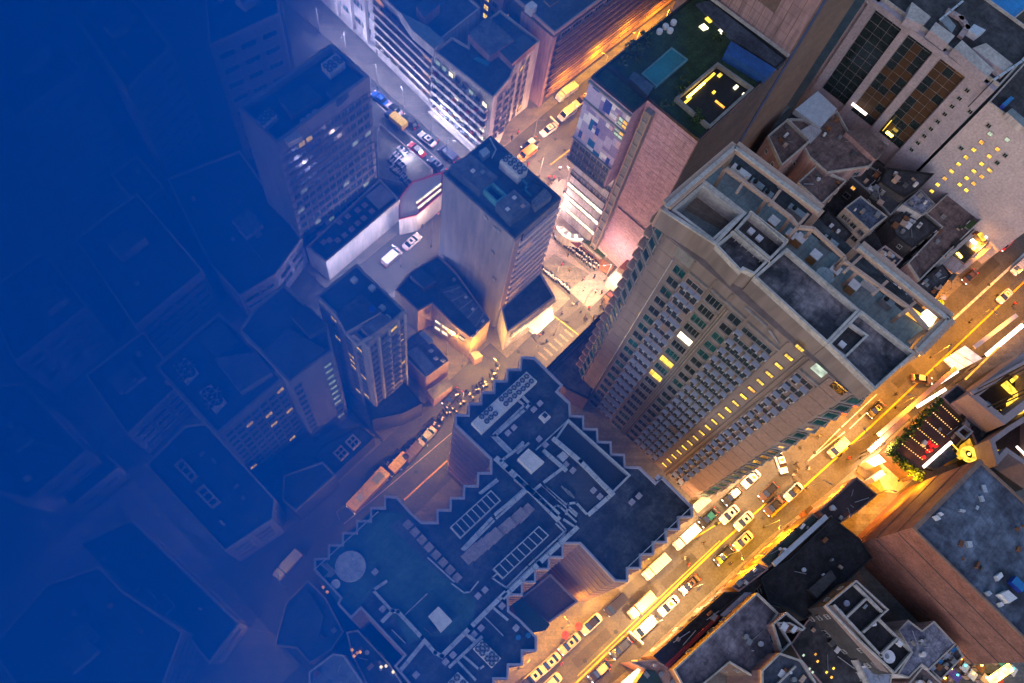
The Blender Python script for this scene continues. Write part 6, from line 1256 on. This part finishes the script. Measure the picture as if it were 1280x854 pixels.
CARS = [
 (687, 829, A0, 'car', 'white', 'white sedan second from the bottom edge, beside the zigzag block corner', None, 1), (712, 805, A0, 'car', 'silver', 'silver car between the two white sedans at the lower kerb', None, 1),
 (739, 780, A0, 'car', 'white', 'white sedan with dark roof glass beside red street signs', 'black', 0), (770, 756, A0, 'van', 'black', 'black van ahead of the pink roofed truck', None, 0),
 (801, 757, A0, 'truck', 'white', 'small white truck with a pinkish load box', 'beige', 0), (836, 757, A0, 'car', 'white', 'white sedan in the brightest patch of the kerb lane', None, 2),
 (806, 784, A0, 'van', 'white', 'white van parked behind the white barrier bar', None, 0), (776, 810, A0, 'suv', 'navy', 'dark blue people carrier in the right hand lane, lower end', None, 1),
 (749, 839, A0, 'suv', 'black', 'dark car with pale roof strips nearest the bottom edge, right lane', 'silver', 0), (819, 709, A0, 'truck', 'white', 'long white box truck beside the zigzag block', None, 0),
 (857, 672, A0, 'truck', 'white', 'small white box truck ahead of the long one', None, 0), (886, 647, A0, 'car', 'black', 'black and teal sedan behind the small white box truck', 'teal', 0),
 (862, 731, A0, 'car', 'brown', 'dark brown car beyond the bright sedan', None, 1), (905, 694, A0, 'suv', 'black', 'black car by the right kerb near the yellow line', None, 0),
 (929, 676, A0, 'car', 'beige', 'faint cream car behind the black car at the right kerb', None, 1), (912, 643, A0, 'car', 'white', 'white sedan left of the white taxi', None, 1),
 (930, 651, A0, 'car', 'white', 'white taxi with open dark sunroof on the yellow line', 'white', 1), (915, 620, A0, 'suv', 'black', 'black hatchback with a silver roof by the hotel foot', 'silver', 0),
 (939, 599, A0, 'car', 'white', 'white sedan nearest the hotel wall', None, 2), (960, 615, A0, 'suv', 'brown', 'large brown car in the middle of the pale road', 'black', 0),
 (967, 633, A0, 'car', 'brown', 'dark maroon sedan beside the yellow line', 'black', 0), (976, 578, 237, 'car', 'white', 'white sedan turning across the road under the hotel', None, 2),
 (992, 615, A0, 'car', 'white', 'white car with black roof across the yellow line', 'black', 0), (1047, 560, A0, 'van', 'beige', 'beige pickup beside the yellow line in the orange stretch', None, 0),
 (1095, 512, A0, 'car', 'black', 'black sedan with white headlights in the orange stretch', None, 1), (1152, 474, -56, 'car', 'brown', 'black car turning across the yellow line near the white canopy', 'beige', 0),
 (1256, 370, A0, 'car', 'white', 'white taxi with amber sunroof, upper right road', None, 2), (1274, 334, A0, 'van', 'white', 'white van cut by the right edge of the picture', None, 0),
 (1212, 346, A0, 'car', 'brown', 'dark brown car by the lit kerb, upper right', None, 0), (1257, 305, A0, 'car', 'red', 'red and white car by the canopy edge, upper right', 'white', 0),
 (709, 142, 176, 'van', 'silver', 'silver van in the pale street above the junction', None, 0), (686, 162, 176, 'car', 'white', 'white car with a lit roof sign above the junction', 'white', 2),
 (663, 180, 176, 'car', 'black', 'black car with a red lit front above the junction', 'white', 0), (659, 192, 176, 'van', 'orange', 'orange car with a green roof next to the grey tower corner', 'green', 0),
 (727, 125, 176, 'car', 'white', 'white car half hidden by the picture wall', 'brown', 0), (708, 117, 176, 'truck', 'white', 'white truck at the kerb of the dark louvred office', None, 0),
 (534, 174, 92, 'car', 'white', 'white sedan in the blue street left of the grey tower', None, 1), (521, 187, 92, 'car', 'red', 'white roofed taxi with red ends in the blue street', 'white', 0),
 (560, 193, 92, 'van', 'navy', 'dark van by the white flats', None, 0), (546, 206, 92, 'car', 'navy', 'dark blue car behind the grey tower corner', None, 1),
 (475, 123, 92, 'car', 'blue', 'bright blue car at the corner of the glass office', None, 0), (492, 136, 92, 'car', 'white', 'white car with black roof in the blue street', 'black', 0),
 (495, 151, 92, 'truck', 'navy', 'truck with a yellow load box in the blue street', 'yellow', 0), (512, 152, 92, 'suv', 'black', 'black people carrier beside the yellow box truck', None, 0),
 (515, 302, 2, 'car', 'white', 'white sedan in the pale side street behind the grey tower', None, 1), (490, 322, 2, 'van', 'white', 'white van faint in the pale side street', None, 0),
 (461, 614, 184, 'bus', 'yellow', 'long dim yellow bus on the amber street beside the zigzag block', None, 0), (495, 584, 184, 'truck', 'black', 'truck with a yellow box ahead of the dim yellow bus', 'yellow', 0),
 (512, 571, 184, 'truck', 'black', 'dark truck in front of the yellow box truck', 'brown', 0), (533, 546, 184, 'car', 'white', 'white car on the dark amber street', None, 0),
 (360, 707, 184, 'truck', 'white', 'pale truck by the lower left crossing', None, 0), (565, 497, 184, 'car', 'black', 'dark car beside the scooters on the amber street', None, 0), (672, 405, 184, 'car', 'white', 'white car by the lit podium of the grey tower', None, 0),
 (667, 846, A0, 'car', 'white', 'white car at the very bottom edge near the zigzag block', None, 1), (655, 858, A0, 'car', 'navy', 'dark car cut by the bottom edge', None, 0), (688, 855, A0, 'car', 'white', 'white car roof cut by the bottom edge', None, 0),
]
for c in CARS: car(*c[:6], roofc=c[6], sun=c[7])
# white barrier bars and flags of the street
for lab, a, c, z, w_, m_ in (('short white barrier bar across the lane behind the white van', (786, 789), (804, 805), .9, .35, white_p), ('white barrier bar above the junction', (688, 146), (698, 156), .9, .3, white_p), ('white beam beside the hotel base on the pavement', (868, 637), (885, 622), 1.6, 1.6, M('awning_mint', (.42, .55, .45)))):
    p, q = P(*a, z), P(*c, z); mdp = (p+q)/2; t = empty('barrier', (mdp.x, mdp.y, .01), lab, 'barrier'); b = MB(); b.bar(p, q, w_, .25, m_); b.build('board', t)
    for s in (.08, .92): v = p.lerp(q, s); b = MB(); b.box((v.x, v.y, .02), (.1, .1, z), metal_d); b.build('post', t)
def parasol(px, py, m, label):
    v = P(px, py, 2.3); t = empty('parasol', (v.x, v.y, .01), label, 'parasol'); b = MB(); b.cyl((v.x, v.y, .01), .04, 2.3, metal_g, 6); b.build('pole', t)
    b = MB(); n = 8
    for k in range(n): a0, a1 = k*.7854, (k+1)*.7854; b.face([(v.x, v.y, 2.6), (v.x+.7*math.cos(a0), v.y+.7*math.sin(a0), 2.15), (v.x+.7*math.cos(a1), v.y+.7*math.sin(a1), 2.15)], m)
    b.build('canopy', t)
for px, py, m, l in ((724, 783, red_cloth, 'red parasol beside the white sedan'), (707, 794, red_cloth, 'red parasol by the silver car'), (1069, 505, red_cloth, 'red parasol nearest the hotel corner'), (1055, 516, red_cloth, 'red parasol lower along the hotel wall'), (1180, 371, M('parasol_violet', (.22, .20, .55)), 'violet parasol at the kerb, upper right'), (1177, 378, M('parasol_green', (.2, .4, .05)), 'green parasol below the violet one')):
    parasol(px, py, m, l)

# ------------------------------------------------------------------ people (one continuous skinned body each)
def person_mesh(name, top, legs, hair, step=.18):
    bm = bmesh.new(); J = {}
    pts = dict(pel=(0, 0, .95), chest=(0, 0, 1.3), neck=(0, 0, 1.48), head=(.02, 0, 1.62), crown=(.0, 0, 1.72), kl=(step*.5, .09, .5), fl=(step, .1, .06), tl=(step+.14, .1, .03), kr=(-step*.2, -.09, .5), fr=(-step, -.1, .06), tr=(-step+.14, -.1, .03), sl=(0, .19, 1.38), el=(-.06, .25, 1.1), hl=(.06, .26, .86), sr=(0, -.19, 1.38), er=(.03, -.25, 1.1), hr=(.16, -.26, .9))
    rad = dict(pel=.14, chest=.16, neck=.055, head=.1, crown=.07, kl=.07, fl=.05, tl=.04, kr=.07, fr=.05, tr=.04, sl=.07, el=.05, hl=.035, sr=.07, er=.05, hr=.035)
    for k, p in pts.items(): J[k] = bm.verts.new(p)
    for a, c in (('pel', 'chest'), ('chest', 'neck'), ('neck', 'head'), ('head', 'crown'), ('pel', 'kl'), ('kl', 'fl'), ('fl', 'tl'), ('pel', 'kr'), ('kr', 'fr'), ('fr', 'tr'), ('chest', 'sl'), ('sl', 'el'), ('el', 'hl'), ('chest', 'sr'), ('sr', 'er'), ('er', 'hr')): bm.edges.new((J[a], J[c]))
    me = D.meshes.new(name+'_sk'); bm.to_mesh(me); bm.free(); o = D.objects.new(name, me); COL.objects.link(o)
    md = o.modifiers.new('s', 'SKIN'); lay = me.skin_vertices[0].data
    for i, k in enumerate(pts): lay[i].radius = (rad[k], rad[k]); lay[i].use_root = (k == 'pel')
    dg = bpy.context.evaluated_depsgraph_get(); ev = o.evaluated_get(dg); m2 = D.meshes.new_from_object(ev); m2.name = name
    D.objects.remove(o); D.meshes.remove(me); m2.materials.clear()
    for m in (top, legs, skin_m, hair): m2.materials.append(m)
    for p in m2.polygons:
        c = p.center; p.material_index = 1 if c.z < .98 and abs(c.y) < .2 else 3 if c.z > 1.64 or (c.z > 1.54 and c.x < -.02) else 2 if (c.z > 1.46 or (abs(c.y) > .22 and c.z < 1.0)) else 0
    return m2
cl = [M('cloth_white', (.6, .6, .6)), M('cloth_black', (.03, .03, .035)), M('cloth_red', (.45, .04, .04)), M('cloth_blue', (.05, .09, .3)), M('cloth_olive', (.2, .18, .08)), M('cloth_pink', (.5, .2, .25))]
cn_ = ['white', 'black', 'red', 'blue', 'olive', 'pink']; hair_m = M('hair_black', (.015, .012, .01))
pm_ = [person_mesh('person_body', c, M('trousers_dark', (.04, .04, .06)), hair_m, .12+.03*i) for i, c in enumerate(cl)]
PPL = [(711, 256, 0, 'alone on the plaza'), (699, 224, 1, 'at the plaza edge by the grey tower'), (693, 222, 2, 'beside another at the plaza edge'), (700, 210, 0, 'under the picture wall'), (721, 240, 5, 'near the glowing entrance'), (734, 254, 4, 'left of the glowing entrance'), (768, 247, 1, 'at the foot of the pink wall, upper'), (785, 260, 1, 'at the foot of the pink wall, lower'), (768, 267, 0, 'on the pale ground by the pink wall'), (761, 308, 0, 'near the planted strip'), (780, 306, 2, 'by the brown alley wall'), (745, 364, 0, 'in the middle of the junction'), (716, 380, 0, 'by the zebra crossing'), (754, 385, 1, 'at the lower junction kerb'), (747, 396, 1, 'at the kerb near the hotel podium'), (741, 397, 4, 'behind another at the podium kerb'),
 (995, 579, 1, 'crossing the pale road, first of three'), (996, 588, 4, 'crossing the pale road, second of three'), (992, 594, 0, 'crossing the pale road, third of three'), (1024, 545, 4, 'near the hotel foot in the orange light'), (1120, 493, 1, 'alone on the orange road'), (1011, 586, 0, 'close to the yellow line'), (1051, 569, 1, 'on the yellow line'), (1061, 573, 2, 'on the far pavement by the line'), (1268, 380, 2, 'by the long sign bar, upper right'), (880, 678, 1, 'between the lanes, lower road'), (856, 698, 0, 'by the white truck'), (861, 706, 2, 'beside the yellow line'), (702, 830, 2, 'beside the white sedan at the bottom'), (914, 704, 1, 'at the shop kerb'), (947, 693, 1, 'by the shop kerb'), (762, 838, 5, 'at the lower kerb near the dark car'), (906, 610, 1, 'by the hotel wall corner'), (660, 205, 2, 'at the corner of the grey tower'), (640, 172, 1, 'outside the white flats'), (648, 165, 2, 'walking by the white flats'), (548, 176, 2, 'in the blue street'), (556, 186, 0, 'by the dark van'), (540, 264, 2, 'under the red striped signboards'), (533, 272, 0, 'outside the red striped signboards'), (528, 283, 1, 'in the side street by the signboards'), (548, 268, 5, 'close to the grey wall')]
for i, (px, py, ci, where) in enumerate(PPL):
    v = P(px, py, .9); o = inst('person', pm_[ci], None, (v.x, v.y, .02), random.random()*6.28, (1.05, 1.05, 1)); tag(o, 'person in '+cn_[ci]+' top and dark trousers '+where, 'person')

rn = random.Random(31)
for k in range(34):
    px, py = (rn.uniform(686, 752), rn.uniform(215, 275)) if k < 12 else (rn.uniform(690, 755), rn.uniform(295, 400)) if k < 28 else (rn.uniform(640, 690), rn.uniform(395, 440))
    ci = rn.choice([0, 1, 1, 2, 3, 4, 5]); v = P(px, py, .9); o = inst('person', pm_[ci], None, (v.x, v.y, .05), rn.random()*6.28); tag(o, 'person in '+cn_[ci]+' top and dark trousers among the passers-by of the junction', 'person', 'passers-by in the junction')

# ------------------------------------------------------------------ street lamps
LC = dict(y=(1, .42, .008), c=(1, .54, .22), o=(1, .34, .012), p=(1, .58, .48), b=(.78, .74, 1.0), a=(1, .52, .09), w=(1, .66, .50))
LE = dict(y=1.45, c=1.75, o=1.6, p=1.3, b=1.15, a=1.3, w=.9)
def lamp(px, py, c, e, where, h=7.5, arm=1.4, ang=0):
    v = P(px, py, h); t = empty('street_lamp', (v.x, v.y, 0), 'street lamp '+where, 'street lamp')
    b = MB(); b.cyl((v.x, v.y, 0), .08, h, metal_g, 8, r2=.05); b.cyl((v.x, v.y, 0), .2, .5, metal_d, 8); b.build('pole', t)
    q = (v.x+arm*math.cos(R(ang)), v.y+arm*math.sin(R(ang)), h-.05); b = MB(); b.bar((v.x, v.y, h-.1), q, .08, .08, metal_g); b.build('arm', t)
    b = MB(); b.box((q[0], q[1], h-.16), (.55, .26, .12), metal_g, rz=R(ang)); b.box((q[0], q[1], h-.2), (.45, .2, .05), M('lamp_glow_'+c, (.5, .5, .5), emit=LC[c], estr=6), rz=R(ang)); b.build('lamp_head', t)
    ld = D.lights.new('street_lamp_light', 'POINT' if c in 'bpwya' else 'SPOT')
    if c not in 'bpwya': ld.spot_size = R(172); ld.spot_blend = .55
    ld.energy = e*LE[c]; ld.color = LC[c]; ld.shadow_soft_size = .45
    lo_ = D.objects.new('street_lamp_light', ld); COL.objects.link(lo_); lo_.parent = t; lo_.location = (q[0]-v.x, q[1]-v.y, h-.6)
LAMPS = [
 (655, 835, 'y', 1500, 'nearest the bottom edge by the zigzag block'), (712, 782, 'y', 1500, 'by the lower red parasol'), (760, 737, 'y', 1300, 'beside the terrace wall'), (815, 688, 'y', 1400, 'beside the long white truck'), (868, 640, 'c', 1500, 'at the right tip of the zigzag block'),
 (700, 880, 'y', 1500, 'below the bottom edge'), (770, 825, 'y', 1500, 'behind the dark blue people carrier'), (830, 775, 'c', 2600, 'in the brightest kerb patch'), (880, 730, 'c', 1600, 'between brown car and shops'), (925, 688, 'y', 1500, 'at the shop kerb beside the cream car'),
 (930, 590, 'c', 2200, 'by the white sedan under the hotel'), (985, 560, 'c', 2000, 'by the turning white sedan'), (1040, 515, 'o', 1700, 'at the lower red parasols'), (1095, 468, 'o', 1800, 'at the hotel corner'), (975, 650, 'y', 1500, 'by the maroon sedan'), (1030, 600, 'o', 1800, 'at the forecourt edge'), (1100, 560, 'c', 3000, 'over the glowing forecourt'), (1085, 545, 'o', 1400, 'by the raised rail'), (1145, 495, 'o', 1800, 'by the shrubs of the roof garden'), (1190, 430, 'o', 2000, 'beside the white canopy'), (1240, 385, 'o', 2000, 'by the upper white taxi'), (1275, 350, 'o', 1800, 'by the white van'), (1190, 360, 'o', 1500, 'by the violet parasol'), (1235, 310, 'o', 1700, 'under the long canopy'), (1258, 288, 'o', 900, 'near the lattice truss'), (1150, 415, 'o', 1200, 'under the crown of the hotel'),
 (700, 400, 'c', 2400, 'at the zebra crossing'), (735, 370, 'c', 2400, 'in the junction by the hotel'), (672, 430, 'c', 900, 'by the lit podium'), (765, 330, 'w', 1500, 'at the end of the market strip'), (700, 330, 'c', 1500, 'on the traffic island'), (762, 290, 'p', 1500, 'at the foot of the pink wall'), (733, 262, 'p', 2600, 'before the glowing entrance'), (712, 215, 'p', 3200, 'under the picture wall'), (692, 250, 'p', 2200, 'on the plaza beside the grey tower'), (680, 195, 'c', 1500, 'above the plaza'), (650, 190, 'c', 1200, 'by the black and orange cars'), (672, 150, 'c', 1500, 'by the barrier above the junction'), (715, 108, 'y', 1700, 'by the white truck'), (760, 70, 'y', 1700, 'far up the bright street'), (800, 38, 'y', 1700, 'farther up the bright street'), (838, 8, 'o', 4200, 'glaring at the top edge beyond the pink tower'),
 (560, 172, 'b', 900, 'before the white flats'), (540, 150, 'b', 1500, 'by the black people carrier'), (505, 115, 'b', 1700, 'by the long flats'), (470, 80, 'b', 1900, 'above the bright blue car'), (430, 40, 'b', 2200, 'before the pillared block'), (395, 10, 'b', 2200, 'near the top edge'), (497, 190, 'b', 500, 'by the steel frames'), (540, 285, 'w', 1800, 'in the pale side street near the grey wall'), (500, 310, 'b', 1800, 'by the white van in the side street'), (455, 340, 'b', 1800, 'at the far end of the pale side street'), (420, 350, 'b', 900, 'beside the residential tower'),
 (580, 440, 'a', 700, 'in the yellow lit yard'), (560, 425, 'a', 900, 'at the back of the yellow lit yard'), (625, 455, 'a', 2000, 'on the narrow amber street, upper'), (580, 490, 'a', 1500, 'on the narrow amber street, middle'), (535, 545, 'a', 1200, 'by the white car on the amber street'), (480, 590, 'a', 420, 'by the yellow bus'), (420, 640, 'a', 250, 'on the dim street by the skylights'), (350, 730, 'a', 220, 'at the lower left crossing'), (335, 790, 'a', 260, 'on the amber street round the low block'),
 (270, 590, 'b', 500, 'between the two lower left blocks'), (180, 580, 'b', 600, 'at the blue crossing'), (100, 500, 'b', 500, 'up the blue street from the crossing'), (230, 660, 'b', 600, 'below the skylight block'), (60, 660, 'b', 500, 'at the left edge street'),
 (1150, 590, 'y', 900, 'behind the roof garden'), (1060, 635, 'o', 1500, 'between the dark roof and brick tower'), (1110, 612, 'o', 1700, 'before the orange side of the brick tower'), (1180, 845, 'o', 1300, 'in the market lane at the bottom right'), (1240, 830, 'o', 1300, 'at the bottom right edge')]
for k, (px, py, c, e, wh) in enumerate(LAMPS): lamp(px, py, c, e, wh, ang=(k*67) % 360)

# ------------------------------------------------------------------ added blue volume standing in for a flat graded colour wash, thicker leftward
def veil():
    us = [-420, -300, -200, -100, 0, 80, 160, 240, 320, 400, 480, 560, 640, 720, 800, 860]
    th = [50, 50, 50, 50, 49, 48, 44, 35, 22, 12, 6.8, 4.4, 2.8, 1.5, .55, .03]
    vs = [-500, -250, 0, 200, 427, 640, 854, 1100, 1400]
    z0 = 96.0; b = bmesh.new(); top = []; bot = []
    for px, t in zip(us, th):
        tr, br = [], []
        for py in vs:
            p = P(px, py, z0); br.append(b.verts.new(p)); tr.append(b.verts.new((p.x, p.y, z0+t)))
        top.append(tr); bot.append(br)
    n, m = len(us), len(vs)
    for i in range(n-1):
        for j in range(m-1):
            b.faces.new((top[i][j], top[i+1][j], top[i+1][j+1], top[i][j+1])); b.faces.new((bot[i][j], bot[i][j+1], bot[i+1][j+1], bot[i+1][j]))
    for i in range(n-1):
        b.faces.new((top[i][0], bot[i][0], bot[i+1][0], top[i+1][0])); b.faces.new((top[i][m-1], top[i+1][m-1], bot[i+1][m-1], bot[i][m-1]))
    for j in range(m-1):
        b.faces.new((top[0][j], top[0][j+1], bot[0][j+1], bot[0][j])); b.faces.new((top[n-1][j], bot[n-1][j], bot[n-1][j+1], top[n-1][j+1]))
    bmesh.ops.recalc_face_normals(b, faces=b.faces)
    me = D.meshes.new('overlay_haze'); b.to_mesh(me); b.free()
    o = D.objects.new('overlay_haze', me); COL.objects.link(o); o['kind'] = 'stuff'
    m_ = D.materials.new('overlay_blue'); m_.use_nodes = True; nt = m_.node_tree; nt.nodes.clear()
    out = nt.nodes.new('ShaderNodeOutputMaterial'); pv = nt.nodes.new('ShaderNodeVolumePrincipled')
    pv.inputs['Color'].default_value = OVERLAY_COL; pv.inputs['Density'].default_value = OVERLAY_D; pv.inputs['Anisotropy'].default_value = 0.0
    nt.links.new(pv.outputs[0], out.inputs['Volume']); me.materials.append(m_)
OVERLAY_COL = (.0, .26, 1.0, 1); OVERLAY_D = .12
veil()
